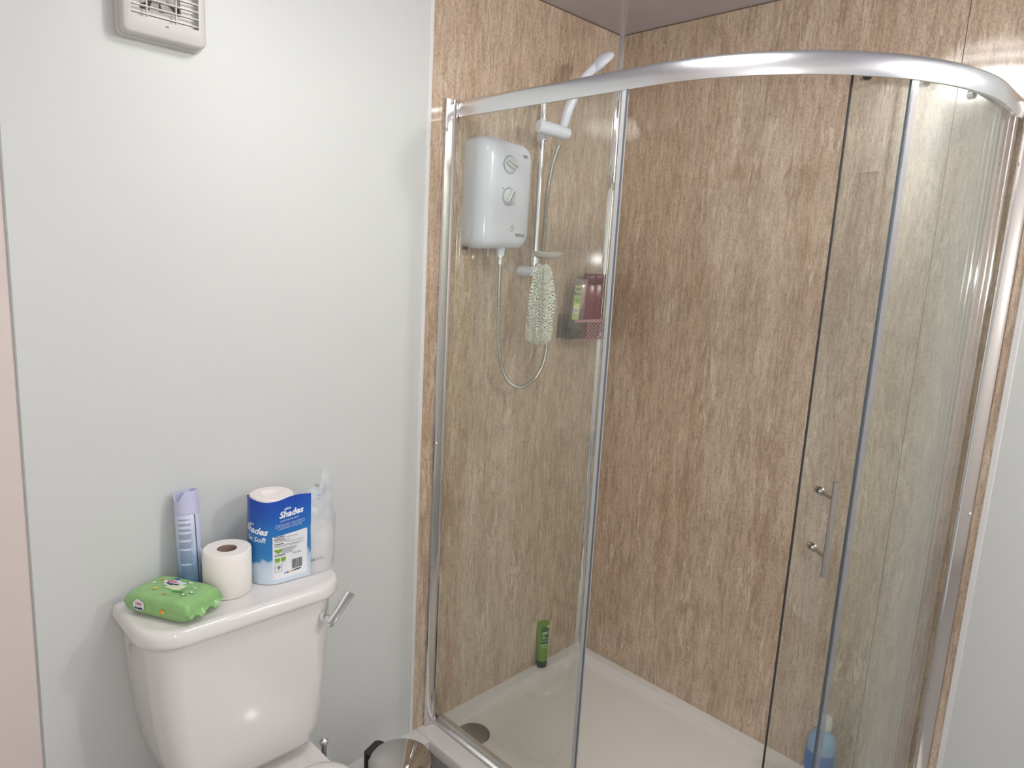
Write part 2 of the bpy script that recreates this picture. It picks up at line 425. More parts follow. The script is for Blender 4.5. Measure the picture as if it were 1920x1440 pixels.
# rear wall with the open doorway that lets the hallway light in
bm = bmesh.new()
box(bm, XW, -1.48, YF - .1, YF, FLOOR, H); box(bm, -.62, 0, YF - .1, YF, FLOOR, H); box(bm, -1.48, -.62, YF - .1, YF, 1.95, H)
struct('wall_front', bm, 'backwall', smooth=False)
E0 = 0.0012
T = 0.003   # panel thickness standing proud of the wall
# wall panels are part of the walls
bm = bmesh.new(); box(bm, XE, XL - .014, -T, 0, FLOOR, H); finish('white_panel', bm, 'white_panel', wb, smooth=False)
bm = bmesh.new(); box(bm, XE - .003, XE, -T - .0004, 0, FLOOR, H); finish('panel_edge', bm, 'joint', wb, smooth=False)
bm = bmesh.new(); box(bm, XL, 0, -T, 0, -.03, H); finish('stone_panel', bm, 'stone', wb, smooth=False)
bm = bmesh.new(); box(bm, -T, 0, SEAM + .001, 0, -.03, H); finish('stone_panel', bm, 'stone', wr, smooth=False)
bm = bmesh.new(); box(bm, -T, 0, YB, SEAM - .001, -.03, H); finish('stone_panel', bm, 'stone', wr, smooth=False)
bm = bmesh.new(); box(bm, -T * .5, 0, SEAM - .001, SEAM + .001, -.03, H); finish('panel_joint', bm, 'darkjoint', wr, smooth=False)
bm = bmesh.new(); box(bm, -T, 0, -2.6, YB - .012, FLOOR, H); finish('white_panel', bm, 'white_panel', wr, smooth=False)
# white edge trims
bm = bmesh.new(); box(bm, XL - .014, XL, -.006, 0, -.0, H); tag(finish('trim_1', bm, 'trim', bevel=.0015), kind='structure')
bm = bmesh.new(); box(bm, -.006, 0, YB - .014, YB, -.0, H); tag(finish('trim_2', bm, 'trim', bevel=.0015), kind='structure')
# metal inside-corner bead
bm = bmesh.new()
loft(bm, [[(-.0165, -T, z), (-.015, -.0062, z), (-.0075, -.0065, z), (-.0065, -.0075, z), (-.0062, -.015, z), (-T, -.0165, z), (-T, -T, z)] for z in (0.0, H)])
tag(finish('trim_3', bm, 'chrome', angle=20), kind='structure')
# ceiling edge bead
bm = bmesh.new(); box(bm, -.9, 0, -.004, 0, H - .003, H); box(bm, -.004, 0, -1.3, -.004, H - .003, H)
tag(finish('trim_4', bm, 'darkjoint', smooth=False), kind='structure')
# white boxed ledge running along the foot of the back wall up to the tray
bm = bmesh.new(); box(bm, -1.25, -.812, -.076, 0, FLOOR, -.001)
tag(finish('trim_5', bm, 'trim', bevel=.003), kind='structure')
# plinth carrying the tray
def path(inset=0.0, nseg=40, a0=0.0, a1=90.0, y0=0.0, xend=0.0, yfrom=None, xto=None):
    """points of the enclosure line, inset inwards; from the back wall round the curve to the right wall"""
    r = R - inset; cx, cy = -W + R, -L + R; pts = []
    if y0 is not None:
        pts.append((-W + inset, y0))
        if a0 == 0:
            m = 13
            for i in range(1, m): pts.append((-W + inset, y0 + (cy - y0) * i / m))
    for i in range(nseg + 1):
        a = math.radians(a0 + (a1 - a0) * i / nseg); pts.append((cx - r * math.cos(a), cy - r * math.sin(a)))
    if xend is not None: pts.append((xend, -L + inset))
    return pts
def normals(pts):
    out = []
    for i in range(len(pts)):
        a = Vector(pts[max(i - 1, 0)]); b = Vector(pts[min(i + 1, len(pts) - 1)]); t = (b - a).normalized()
        out.append(Vector((t.y, -t.x)))      # right of travel = outwards for this direction of travel
    return out
def sweep(bm, pts, prof, mi=0, cap=True):
    """profile points (o, z): o metres outwards from the line"""
    N = normals(pts)
    # outwards test
    s_ = 1.0 if (Vector(pts[0]) + N[0] * .1).x < pts[0][0] or (Vector(pts[0]) + N[0] * .1).y < pts[0][1] else -1.0
    rings = [[(p[0] + N[i].x * s_ * o, p[1] + N[i].y * s_ * o, z) for o, z in prof] for i, p in enumerate(pts)]
    loft(bm, rings, cap, mi)
bm = bmesh.new()
pl = path(inset=-.055)
loft(bm, [[(0, 0, z)] + [(x, min(y, -.077) if False else y, z) for x, y in pl] for z in (FLOOR, -.041)])
tag(finish('trim_6', bm, 'plinth'), kind='structure')
bm = bmesh.new(); sweep(bm, path(inset=-.055), [(0, -.075), (.002, -.075), (.002, -.072), (0, -.072)])
tag(finish('trim_7', bm, 'joint'), kind='structure')

# ------------------------------------------------------------------ shower tray
tray = thing('shower_tray', 'white offset-quadrant shower tray with a low rim and a round grey waste cover', 'shower tray', (-.4, -.6, 0))
def off(parent, bm):
    bmesh.ops.transform(bm, matrix=Matrix.Translation(-Vector(parent.location)), verts=bm.verts[:])
def part(name, bm, mats, parent, **k):
    """a mesh built in world coordinates, handed to its thing"""
    off(parent, bm); return finish(name, bm, mats, parent, **k)
def sub(name, bm, mats, parent, root, **k):
    off(root, bm); return finish(name, bm, mats, parent, **k)
def ring_tray(ins, wall, z):
    r = [( -wall, -wall, z)]
    pp = path(inset=ins, nseg=28, y0=-wall, xend=-wall)
    return r + [(x, y, z) for x, y in pp]
bm = bmesh.new()
rings = [ring_tray(-.062, .0032, -.041), ring_tray(-.064, .0032, -.006), ring_tray(-.060, .0032, -.0015), ring_tray(-.055, .0032, 0),
         ring_tray(.018, .036, 0), ring_tray(.022, .040, -.0018), ring_tray(.030, .047, -.012), ring_tray(.037, .053, -.0165), ring_tray(.09, .1, -.020)]
vr = loft(bm, rings, cap=False)
bm.faces.new(vr[-1]); bm.faces.new(vr[0][::-1])
part('basin', bm, 'acrylic', tray, angle=50)
bm = bmesh.new(); lathe(bm, [(0, .0045), (.036, .0045), (.050, .003), (.0555, 0), (.0555, -.003), (0, -.003)], 56, (-.672, -.125, -.018))
for k in range(3):
    a = k * 2.1 + .5; lathe(bm, [(0, .0052), (.0022, .0052), (.0024, .0045), (0, .0044)], 10, (-.672 + .008 * math.cos(a), -.125 + .008 * math.sin(a), -.018))
part('drain_cover', bm, 'drain', tray)

# ------------------------------------------------------------------ shower enclosure
enc = thing('shower_enclosure', 'curved glass shower enclosure with polished metal rails and one sliding door pushed open', 'shower enclosure', (-W, -L, 0))
bm = bmesh.new()
tp = [(0, ZT - RH), (.003, ZT - RH - .0005), (.0045, ZT - RH + .004), (.006, ZT - RH * .6), (.0045, ZT - .010), (.001, ZT - .003), (-.004, ZT),
      (-.030, ZT), (-.033, ZT - .003), (-.033, ZT - RH + .012), (-.028, ZT - RH + .012), (-.028, ZT - RH * .45), (-.006, ZT - RH * .45), (-.006, ZT - RH)]
sweep(bm, path(inset=.004, nseg=64, y0=-.022, xend=-.022), tp)
part('top_rail', bm, 'rail', enc, angle=40)
bm = bmesh.new()
bp_ = [(0.0, .0005), (.012, .0005), (.016, .004), (.016, .010), (.004, .014), (.002, .026), (-.004, .026), (-.006, .014), (-.026, .012), (-.030, .006), (-.030, .0005)]
sweep(bm, path(inset=.012, nseg=64, y0=-.006, xend=-.006), bp_)
part('bottom_rail', bm, 'rail', enc, angle=40)
for side in ('back', 'right'):
    bm = bmesh.new()
    # U channel: rounded back plate on the wall, two lips gripping the glass
    sec = [(-.035, .0035), (-.036, .009), (-.034, .013), (-.028, .015), (-.010, .016), (-.007, .018), (-.006, .024), (-.003, .024), (-.001, .022), (-.001, .0035)]
    if side == 'back': rg = [[(-W + a, -b, z) for a, b in sec] for z in (.002, ZT - .001)]
    else: rg = [[(-b, -L + a, z) for a, b in sec] for z in (.002, ZT - .001)]
    loft(bm, rg)
    prof = part('wall_profile', bm, 'profile', enc, angle=30)
    for z in ((1.860, .952, .072) if side == 'back' else (1.80, .93, .09)):
        bm = bmesh.new()
        c = (-W - .0300, -.0135, z) if side == 'back' else (-.0135, -L - .0300, z)
        ax = (-1, -.75, 0) if side == 'back' else (-.75, -1, 0)
        lathe(bm, [(0, .0035), (.0028, .003), (.0046, .0012), (.0048, 0), (0, 0)], 14, c, ax)
        sub('screw', bm, 'chrome', prof, enc)
def glass_sheet(pts, z0, z1, th=.006):
    bm = bmesh.new(); sweep(bm, pts, [(0, z0), (th, z0), (th, z1), (0, z1)]); return bm
def straight(y0, y1, ins, n=6): return [(-W + ins, y0 + (y1 - y0) * i / n) for i in range(n + 1)]
GZ0, GZ1 = .018, ZT - RH * .5
# straight fixed pane
bm = glass_sheet(straight(-.018, -.592, .010), GZ0, GZ1)
fp = part('fixed_pane', bm, 'glass', enc, angle=30)
tag(fp, 'flat fixed glass pane beside the toilet wall')
bm = bmesh.new(); box(bm, -W + .002, -W + .014, -.603, -.590, GZ0, GZ1 - .001)
sub('pane_seal', bm, 'seal', fp, enc, bevel=.002)
bm = bmesh.new(); box(bm, -W + .0005, -W + .004, -.6065, -.6032, GZ0, GZ1 - .002)
sub('seal_lip', bm, 'sealdark', fp, enc, smooth=False)
# curved fixed pane
def arcpath(ins, a0, a1=90, xend=-.018, n=30):
    return path(inset=ins, nseg=n, a0=a0, a1=a1, y0=None, xend=xend)
bm = glass_sheet(arcpath(.010, 55.6), GZ0, GZ1)
cp = part('curved_fixed_pane', bm, 'glass', enc, angle=30)
bm = bmesh.new(); sweep(bm, arcpath(.010, 55.3, 55.7, None, 2), [(-.0004, GZ0), (.0064, GZ0), (.0064, GZ1), (-.0004, GZ1)])
sub('pane_edge', bm, 'glass_edge', cp, enc, angle=30)
bm = bmesh.new(); sweep(bm, arcpath(.010, 55.75, 57.0, None, 2), [(.0062, GZ0), (.0070, GZ0), (.0070, GZ1), (.0062, GZ1)])  # added pale sheet, painting in the refraction of the pane's thick edge
sub('refraction_band', bm, 'refraction', cp, enc, angle=30)
# sliding door, pushed open behind the curved fixed pane
door = thing('sliding_door', None, None, (0, 0, 0)); door.parent = enc
bm = glass_sheet(arcpath(.032, 43.6, 90, -.085), GZ0 + .006, GZ1 - .004)
sub('door_glass', bm, 'glass', door, enc, angle=30); 
bm = bmesh.new(); sweep(bm, arcpath(.032, 43.35, 43.65, None, 2), [(-.0004, GZ0), (.0064, GZ0), (.0064, GZ1), (-.0004, GZ1)])
sub('door_edge', bm, 'ink_dark', door, enc, angle=30)
bm = bmesh.new(); box(bm, -.0865, -.066, -L + .026, -L + .038, GZ0, GZ1)
sub('door_seal', bm, 'seal', door, enc, bevel=.002)
# handle: a bar with two stand-offs bolted through the glass
ah = math.radians(48.9); cxy = Vector((-W + R, -L + R)); nrm = Vector((-math.cos(ah), -math.sin(ah)))
tan = Vector((-math.sin(ah), math.cos(ah))) * -1
def hp(o, z, s_=0): v = cxy + nrm * (R - .032 + o) - Vector((math.sin(ah), -math.cos(ah))) * s_; return (v.x, v.y, z)
bm = bmesh.new()
cyl(bm, hp(.060, .872), hp(.060, 1.086), .0065, 24)
for z in (.915, 1.046):
    cyl(bm, hp(.0061, z), hp(.056, z), .0045, 18)
    lathe(bm, [(0, 0), (.0085, 0), (.0085, .004), (.006, .006), (0, .006)], 20, hp(.0061, z), (nrm.x, nrm.y, 0))
    lathe(bm, [(0, 0), (.0085, 0), (.0085, .010), (.007, .013), (0, .013)], 20, hp(-.0004, z), (-nrm.x, -nrm.y, 0))
sub('door_handle', bm, 'steel', door, enc)
for a in (47, 62, 80):
    for z in (GZ1 - .014,):
        v = cxy + Vector((-math.cos(math.radians(a)), -math.sin(math.radians(a)))) * (R - .034)
        bm = bmesh.new(); lathe(bm, [(0, 0), (.010, 0), (.010, .012), (0, .012)], 20, (v.x, v.y, z), (math.cos(math.radians(a)), math.sin(math.radians(a)), 0))
        sub('roller', bm, 'chrome', door, enc)

# ------------------------------------------------------------------ electric shower unit
es = thing('electric_shower', 'white electric shower unit with two dials on the stone wall', 'electric shower', (-.603, -.0035, 1.545))
def rr_xz(x0, x1, z0, z1, r, y, n=7): return [(a, y, c) for a, c, _ in rrect(x0, x1, z0, z1, r, 0, n)]
X0, X1, Z0_, Z1_ = -.704, -.499, 1.538, 1.858
bm = bmesh.new()
prof = [(-.0032, -.004, .020), (-.030, -.0005, .026), (-.058, .0, .030), (-.078, -.004, .034), (-.091, -.013, .036), (-.097, -.024, .034), (-.101, -.045, .03), (-.1025, -.075, .02)]
rings = []
for y, g, r in prof:
    rings.append(rr_xz(X0 - g, X1 + g, Z0_ - g * .9, Z1_ + g * .9, max(r, .008), y))
# a bowed front: deeper in the middle
vr = loft(bm, rings, cap=False)
bm.faces.new(vr[0][::-1]); bm.faces.new(vr[-1])
for v in bm.verts:
    if v.co.y < -.05: v.co.x += (v.co.z - 1.7) * .0
    v.co.z += -.010 * max(0, (v.co.x - X0) / .2) ** 2 * (1 if v.co.z > 1.7 else -1)  # right side slightly shorter, top edge slopes
body = part('housing', bm, 'white_plastic', es, angle=60)
YF_ = -.1026
def dial(cx, cz, ang):
    bm = bmesh.new()
    lathe(bm, [(0, .006), (.020, .006), (.0225, .005), (.0235, .0), (0, 0)], 40, (cx, YF_ + .001, cz), (0, -1, 0))
    Mx = Matrix.Translation((cx, YF_ - .005, cz)) @ Matrix.Rotation(math.radians(ang), 4, 'Y')
    vs = loft(bm, [[(x, y, z) for x, z, _ in rrect(-.021 + t, .021 - t, -.0075 + t, .0075 - t, .006, 0, 5)] for y, t in ((0, 0), (-.009, .0004), (-.011, .0025))])
    bmesh.ops.transform(bm, matrix=Mx, verts=[v for r_ in vs for v in r_])
    d = part('dial', bm, 'whitesoft', es, angle=40)
    bm = bmesh.new()
    lathe(bm, [(.0242, 0), (.0242, .0010), (.0262, .0010), (.0262, 0)], 40, (cx, YF_ + .0004, cz), (0, -1, 0))
    sub('dial_ring', bm, 'ringgrey', d, es)
dial(-.612, 1.782, 20); dial(-.610, 1.692, -62)
bm = bmesh.new(); lathe(bm, [(0, .004), (.010, .004), (.0125, .002), (.013, 0), (0, 0)], 32, (-.592, YF_ + .001, 1.606), (0, -1, 0))
part('stop_button', bm, 'whitesoft', es)
bm = bmesh.new(); fn = lambda u, v: (-.592 + u, YF_ - .0032, 1.606 + v)
for k in range(20):
    a = math.radians(125 + 290 * k / 20); b = math.radians(125 + 290 * (k + 1) / 20)
    bm.faces.new([bm.verts.new(fn(r_ * math.cos(t_), r_ * math.sin(t_))) for r_, t_ in ((.0032, a), (.0044, a), (.0044, b), (.0032, b))])
patch(bm, -.0006, .0006, .001, .0055, fn, 1, 1)
part('button_symbol', bm, 'ink_dark', es, smooth=False)
fr_ = lambda cx, cz: (lambda u, v: (cx + u, YF_ - .0004, cz + v))
bm = text_bm('TRITON', .011, fr_(-.556, 1.584), bold=.0003)
part('maker_lettering', bm, 'mark', es, smooth=False)
bm = text_bm('T80', .012, fr_(-.550, 1.812), bold=.0003)
part('model_lettering', bm, 'mark', es, smooth=False)
for cz, deg in ((1.782, 180), (1.692, 90), (1.692, 140), (1.692, 235), (1.692, 320)):
    a = math.radians(deg); cx = -.612 if cz > 1.7 else -.610
    q = Matrix.Rotation(-a, 4, 'Y')
    bm = bmesh.new(); box(bm, .029, .035 if deg in (140, 320) else .031, -.0003, .0, -.0011, .0011, mat=Matrix.Translation((cx, YF_, cz)) @ q)
    part('dial_mark', bm, 'ink_dark' if deg == 140 else 'mark', es, smooth=False)
bm = bmesh.new(); cyl(bm, (-.592, -.060, 1.545), (-.592, -.060, 1.522), .014, 24, .0115)
part('outlet', bm, 'white_plastic', es)
bm = bmesh.new(); cyl(bm, (-.592, -.060, 1.524), (-.592, -.060, 1.496), .0088, 12); cyl(bm, (-.592, -.060, 1.518), (-.592, -.060, 1.510), .0100, 6)
part('hose_nut', bm, 'chrome', es)
bm = bmesh.new(); box(bm, X0 + .001, X0 + .012, -.025, -.012, Z0_ - .004, Z0_ + .004); part('mounting_lug', bm, 'ink_dark', es)
bm = bmesh.new(); cyl(bm, (X0 + .07, -.05, Z0_ + .005), (X0 + .07, -.05, Z0_ - .022), .002, 10)
part('drain_spout', bm, 'whitesoft', es)

# ------------------------------------------------------------------ riser rail
RX, RY = -.444, -.065
rs = thing('riser_rail', 'chrome riser pole with white brackets beside the electric shower unit', 'shower rail', (RX, -.0035, 1.5))
bm = bmesh.new(); cyl(bm, (RX, RY, 1.47), (RX, RY, 2.02), .0095, 28)
part('pole', bm, 'chrome', rs)
for z, d in ((1.478, 1), (2.005, -1)):
    bm = bmesh.new()
    cyl(bm, (RX, -.0036, z), (RX, RY - .0, z), .017, 28, .0155)
    lathe(bm, [(0, -.016), (.013, -.016), (.0165, -.012), (.0165, .012), (.013, .016), (0, .016)], 28, (RX, RY, z))
    part('bracket', bm, 'white_plastic', rs)
bm = bmesh.new(); lathe(bm, [(.0098, 0), (.014, 0), (.014, .022), (.0098, .022)], 28, (RX, RY, 1.500))
part('collar', bm, 'chrome', rs)
# slider: a fat horizontal barrel clamped on the pole
SZ = 1.898
bm = bmesh.new()
ax = Vector((1, -.30, -.10)).normalized()
a0 = Vector((RX - .052, RY - .030, SZ + .012)); 
lathe(bm, [(0, 0), (.017, 0), (.0195, .003), (.0195, .085), (.0175, .098), (.0165, .108), (.012, .112), (0, .112)], 32, a0, ax)
cyl(bm, (RX, RY, SZ - .02), (RX, RY, SZ + .022), .0155, 24)
cyl(bm, a0 + ax * .018 + Vector((0, 0, .017)), a0 + ax * .018 + Vector((0, 0, .025)), .008, 16)
part('slider', bm, 'white_plastic', rs)
# soap dish
bm = bmesh.new()
rings = []
for k, (s_, zz) in enumerate(((.55, -.010), (.8, -.007), (1.0, .004), (.96, .006), (.75, -.003), (.5, -.006))):
    ring = []
    for i in range(36):
        a = 2 * PI * i / 36; x = .062 * s_ * math.cos(a); y = .042 * s_ * math.sin(a)
        z = zz + .010 * (abs(x) / .062) ** 2 * (1 if x > 0 else .7)
        ring.append((RX + .032 + x, RY - .022 + y, 1.531 + z))
    rings.append(ring)
loft(bm, rings)
lathe(bm, [(.0098, -.008), (.0145, -.008), (.0145, .008), (.0098, .008)], 24, (RX, RY, 1.533))
part('soap_dish', bm, 'soapdish', rs, angle=50)

# ------------------------------------------------------------------ hand shower
hs = thing('hand_shower', 'white hand shower with a round spray face held in the slider of the pole', 'shower head', (-.40, -.10, 1.9))
cent = [(-.399, -.110, 1.919), (-.396, -.114, 1.94), (-.388, -.120, 1.98), (-.370, -.131, 2.03), (-.345, -.143, 2.075), (-.318, -.152, 2.105)]
cs = spline(cent, 8)
bm = bmesh.new(); tube(bm, cs, lambda i, t: .0115 + .0035 * math.sin(PI * min(t * 1.1, 1)) + .002 * t, 20)
part('handle', bm, 'white_plastic', hs)
hc = Vector((-.292, -.158, 2.122)); hn = Vector((.62, -.35, -.70)).normalized()
bm = bmesh.new(); lathe(bm, [(0, -.024), (.018, -.022), (.034, -.015), (.043, -.005), (.045, .002), (.043, .007), (.039, .009), (0, .009)], 40, hc, hn)
part('head_shell', bm, 'white_plastic', hs, angle=50)
bm = bmesh.new(); rot = Vector((0, 0, 1)).rotation_difference(hn).to_matrix()
for ring_, n_ in ((.008, 6), (.016, 12), (.0235, 18), (.0305, 24)):
    for k in range(n_):
        a = 2 * PI * k / n_; c_ = hc + rot @ Vector((ring_ * math.cos(a), ring_ * math.sin(a), .0088))
        lathe(bm, [(0, .0016), (.0014, .0012), (.0017, 0), (0, 0)], 8, c_, hn)
part('nozzles', bm, 'ink_dark', hs)

# ------------------------------------------------------------------ hose
bm = bmesh.new()
hpnts = [(-.592, -.060, 1.4955), (-.593, -.062, 1.45), (-.590, -.062, 1.36), (-.583, -.062, 1.26), (-.567, -.062, 1.185), (-.530, -.062, 1.128), (-.472, -.062, 1.106),
         (-.412, -.062, 1.128), (-.374, -.062, 1.178), (-.352, -.052, 1.25), (-.352, -.042, 1.34), (-.362, -.036, 1.43), (-.373, -.033, 1.53), (-.388, -.046, 1.63),
         (-.406, -.066, 1.72), (-.406, -.082, 1.81), (-.402, -.100, 1.868)]
fine = spline(hpnts, 62)
tube(bm, fine, lambda i, t: .0068 if (i // 2) % 2 == 0 else .0055, 12)
h_ = finish('shower_hose', bm, 'hose'); tag(h_, 'ribbed metal shower hose looping below the electric shower unit', 'hose')

# ------------------------------------------------------------------ net scrubber hanging from the pole
sc = thing('bath_scrubber', 'off-white net bath scrubber hanging under the soap dish', 'scrubber', (-.445, -.095, 1.38))
bm = bmesh.new(); uvl = bm.loops.layers.uv.new('UVMap')
prof = [(.014, 1.500), (.020, 1.492), (.024, 1.470), (.028, 1.440), (.034, 1.405), (.036, 1.370), (.0355, 1.335), (.035, 1.305), (.034, 1.280), (.031, 1.264), (.022, 1.256), (.006, 1.262)]
def netlayer(sc_, ph):
    NN = 72; pr = []
    for i in range(len(prof) - 1):
        for k in range(4):
            t = k / 4; pr.append((prof[i][0] * (1 - t) + prof[i + 1][0] * t, prof[i][1] * (1 - t) + prof[i + 1][1] * t))
    pr.append(prof[-1]); g = []
    for j, (r, z) in enumerate(pr):
        row = []
        for i in range(NN):
            a = 2 * PI * i / NN
            q = 1 + .13 * math.sin(14 * a + 2 * ph + z * 9) + .16 * math.sin(9 * a + ph + (z - 1.3) * 14) + .10 * math.sin(5 * a - ph * 2 + z * 22) + .08 * noise.noise(Vector((a * 2, z * 40, ph)))
            x = -.457 + r * sc_ * q * math.cos(a) * 1.02 - (1.5 - z) * .02; y = -.117 + r * sc_ * q * math.sin(a) * .95
            row.append(bm.verts.new((x, y, z + .004 * math.sin(3 * a + ph))))
        g.append(row)
    for j in range(len(g) - 1):
        for i in range(NN):
            i2 = (i + 1) % NN
            f = bm.faces.new((g[j][i], g[j][i2], g[j + 1][i2], g[j + 1][i]))
            for lp, (uu, vv) in zip(f.loops, ((i, j), (i + 1, j), (i + 1, j + 1), (i, j + 1))): lp[uvl].uv = (uu / NN * 1.0, vv / len(g) * 1.1)
netlayer(1.0, 0.3); netlayer(.6, 1.9)
part('net', bm, 'net', sc, recalc=False)
bm = bmesh.new(); tube(bm, spline([(-.455, -.112, 1.497), (-.446, -.0835, 1.500), (-.458, -.115, 1.497)], 6), .0012, 8)
part('cord', bm, 'tissue', sc)

# ------------------------------------------------------------------ corner basket and bottles
bk = thing('shower_basket', 'small clear plastic basket on the stone wall in the shower corner', 'basket', (-.17, -.004, 1.25))
bx0, bx1, by0, by1, bz0, bz1 = -.250, -.066, -.082, -.0042, 1.252, 1.322
bm = bmesh.new()
box(bm, bx0, bx1, by0, by1, bz0, bz0 + .0025); box(bm, bx0, bx0 + .0025, by0, by1, bz0 + .0025, bz1); box(bm, bx1 - .0025, bx1, by0, by1, bz0 + .0025, bz1)
box(bm, bx0 + .0025, bx1 - .0025, by1 - .0025, by1, bz0 + .0025, 1.335)
box(bm, bx0, bx0 + .075, by0 - .001, by0 + .0015, bz0 + .0025, bz1)
part('tub', bm, 'clearplastic', bk, smooth=False)
bm = bmesh.new()
lx0, lx1 = bx0 + .068, bx1; 
def bar(ax_, az, bx_, bz, w_=.0018):
    d = Vector((bx_ - ax_, 0, bz - az)); n_ = Vector((-d.z, 0, d.x)).normalized() * w_
    a_, b_ = Vector((ax_, by0 - .001, az)), Vector((bx_, by0 - .001, bz))
    o_ = Vector((0, -.002, 0)); q_ = [a_ + n_, b_ + n_, b_ - n_, a_ - n_]
    loft(bm, [[tuple(v) for v in q_], [tuple(v + o_) for v in q_]])
nx = 6; nz = 4; dx_ = (lx1 - lx0) / nx; dz_ = (bz1 - .008 - bz0) / nz
for i in range(nx):
    for j in range(nz):
        xm = lx0 + (i + .5) * dx_; z0_ = bz0 + j * dz_
        bar(lx0 + i * dx_, z0_ + dz_ / 2, xm, z0_); bar(xm, z0_, lx0 + (i + 1) * dx_, z0_ + dz_ / 2)
        bar(lx0 + i * dx_, z0_ + dz_ / 2, xm, z0_ + dz_); bar(xm, z0_ + dz_, lx0 + (i + 1) * dx_, z0_ + dz_ / 2)
box(bm, bx0, bx1, by0 - .004, by0 + .001, bz1 - .009, bz1); box(bm, bx0, bx1, by0 - .003, by0 + .001, bz0 - .001, bz0 + .003)
part('lattice_front', bm, 'basket', bk, smooth=False)

def red_bottle(name, cx, cy, label, tilt):
    t = thing(name, label, 'bottle', (cx, cy, 1.2552), 'dark red bottles in the corner basket')
    bm = bmesh.new()
    loft(bm, [rrect(-a * 1.16, a * 1.16, -b, b, min(a, b) * .75, z, 6) for a, b, z in ((.016, .013, 0), (.0205, .017, .004), (.0215, .018, .05), (.0215, .0178, .12), (.0205, .0165, .185), (.019, .015, .188))])
    finish('flask', bm, 'red', t, angle=50)
    bm = bmesh.new()
    loft(bm, [rrect(-a * 1.16, a * 1.16, -b, b, min(a, b) * .75, z, 6) for a, b, z in ((.0185, .0145, .188), (.0205, .0165, .190), (.0195, .0155, .218), (.0165, .0125, .223))])
    finish('cap', bm, 'red_dark', t, angle=50)
    t.rotation_euler = (0, math.radians(tilt), math.radians(-32))
    return t
red_bottle('shampoo_bottle', -.146, -.048, 'dark red bottle in the middle of the corner basket, next to the clear bottle', 1.0)
red_bottle('shampoo_bottle', -.0975, -.040, 'dark red bottle in the corner basket nearest the wall corner', 1.5)
gb = thing('gel_bottle', 'clear tilted gel bottle with a yellow label and dark cap in the corner basket', 'bottle', (-.214, -.050, 1.2585))
bm = bmesh.new()
loft(bm, [rrect(-a, a, -b, b, min(a, b) * .8, z, 6) for a, b, z in ((.021, .015, .031), (.0245, .0175, .036), (.0255, .0175, .09), (.025, .014, .15), (.0245, .005, .198), (.0245, .003, .203))])
finish('flask', bm, 'clearbottle', gb, angle=50)
bm = bmesh.new(); loft(bm, [rrect(-a, a, -b, b, min(a, b) * .8, z, 6) for a, b, z in ((.019, .014, 0), (.0215, .0165, .003), (.0235, .0172, .028), (.020, .0155, .0305))])
finish('cap', bm, 'darkcap', gb, angle=50)
bm = bmesh.new(); loft(bm, [rrect(-a + .010, a + .006, -b, b, min(a, b) * .8, z, 5) for a, b, z in ((.012, .010, .10), (.014, .011, .13), (.0145, .009, .16), (.0145, .0045, .185))])
finish('gel', bm, 'orange_gel', gb, angle=50)
bm = bmesh.new()
def gf(u, v):
    t_ = (v - .036) / .17; y = -.0186 + .0135 * max(0, (v - .09) / .11) ** 1.3
    return (u, y, v)
patch(bm, -.021, .002, .062, .178, gf, 2, 10, 0)
g2 = lambda u, v: (gf(u, v)[0], gf(u, v)[1] - .0005, v)
patch(bm, -.018, -.001, .162, .170, g2, 1, 1, 1)
text_bm('SHOT', .0115, lambda u, v: g2(-.0095 + u * .82, .149 + v), bm, 1, bold=.0006)
patch(bm, -.019, .000, .118, .136, g2, 1, 1, 2)
patch(bm, -.019, -.004, .084, .106, g2, 1, 1, 3)
for k in range(7): patch(bm, -.017 + k * .0017, -.0163 + k * .0017, .086, .100, lambda u, v: (g2(u, v)[0], g2(u, v)[1] - .0003, v), 1, 1, 1)
for k in range(4): patch(bm, -.019, -.001, .066 + k * .004, .0672 + k * .004, g2, 1, 1, 4)
finish('label', bm, ['lime_label', 'ink_dark', 'ink_green', 'labelwhite', 'ink_grey'], gb, smooth=False, recalc=False)
gb.rotation_euler = (0, math.radians(5), math.radians(-30))

# ------------------------------------------------------------------ green tube on the tray rim
gt = thing('shower_gel_tube', 'green lime shower gel tube standing on its dark cap on the tray rim', 'tube', (-.236, -.0255, .0005))
gtang = math.radians(-28)
bm = bmesh.new()
rg = []
for k in range(15):
    t_ = k / 14; z = .026 + t_ * .146; a = .0205 + .0055 * t_; b = .0170 * (1 - t_ ** 1.6) + .0015
    rg.append([(a * math.cos(2 * PI * i / 40), b * math.sin(2 * PI * i / 40), z) for i in range(40)])
rg.append([(.026 * math.cos(2 * PI * i / 40), .0013 * math.sin(2 * PI * i / 40), .178) for i in range(40)])
loft(bm, rg); finish('tube_body', bm, 'green_tube', gt, angle=50)
bm = bmesh.new(); lathe(bm, [(0, 0), (.0165, 0), (.0185, .002), (.0205, .024), (.019, .0262), (0, .0262)], 40, sy=.86)
finish('cap', bm, 'darkcap', gt, angle=50)
bm = bmesh.new()
def tf(o_):
    def f(u, v):
        t_ = (v - .026) / .146; a = .0205 + .0055 * t_; b = .0170 * (1 - t_ ** 1.6) + .0015
        uu = max(-.98, min(.98, u / a)); return (u, -b * math.sqrt(1 - uu * uu) - o_, v)
    return f
patch(bm, -.010, .020, .092, .145, tf(.0004), 8, 6, 0)
blob(bm, .005, .146, .0148, .008, tf(.0004), 20, 0)
text_bm('LIME', .0125, lambda u, v: tf(.0008)(u + .006, v + .132), bm, 1, bold=.0004)
for z in (.112, .103, .078): patch(bm, -.010, .020, z, z + .0016, tf(.0008), 8, 1, 1)
text_bm('EXTRA', .0105, lambda u, v: tf(.0008)(u * .95 + .005, v + .088), bm, 1, bold=.0002)
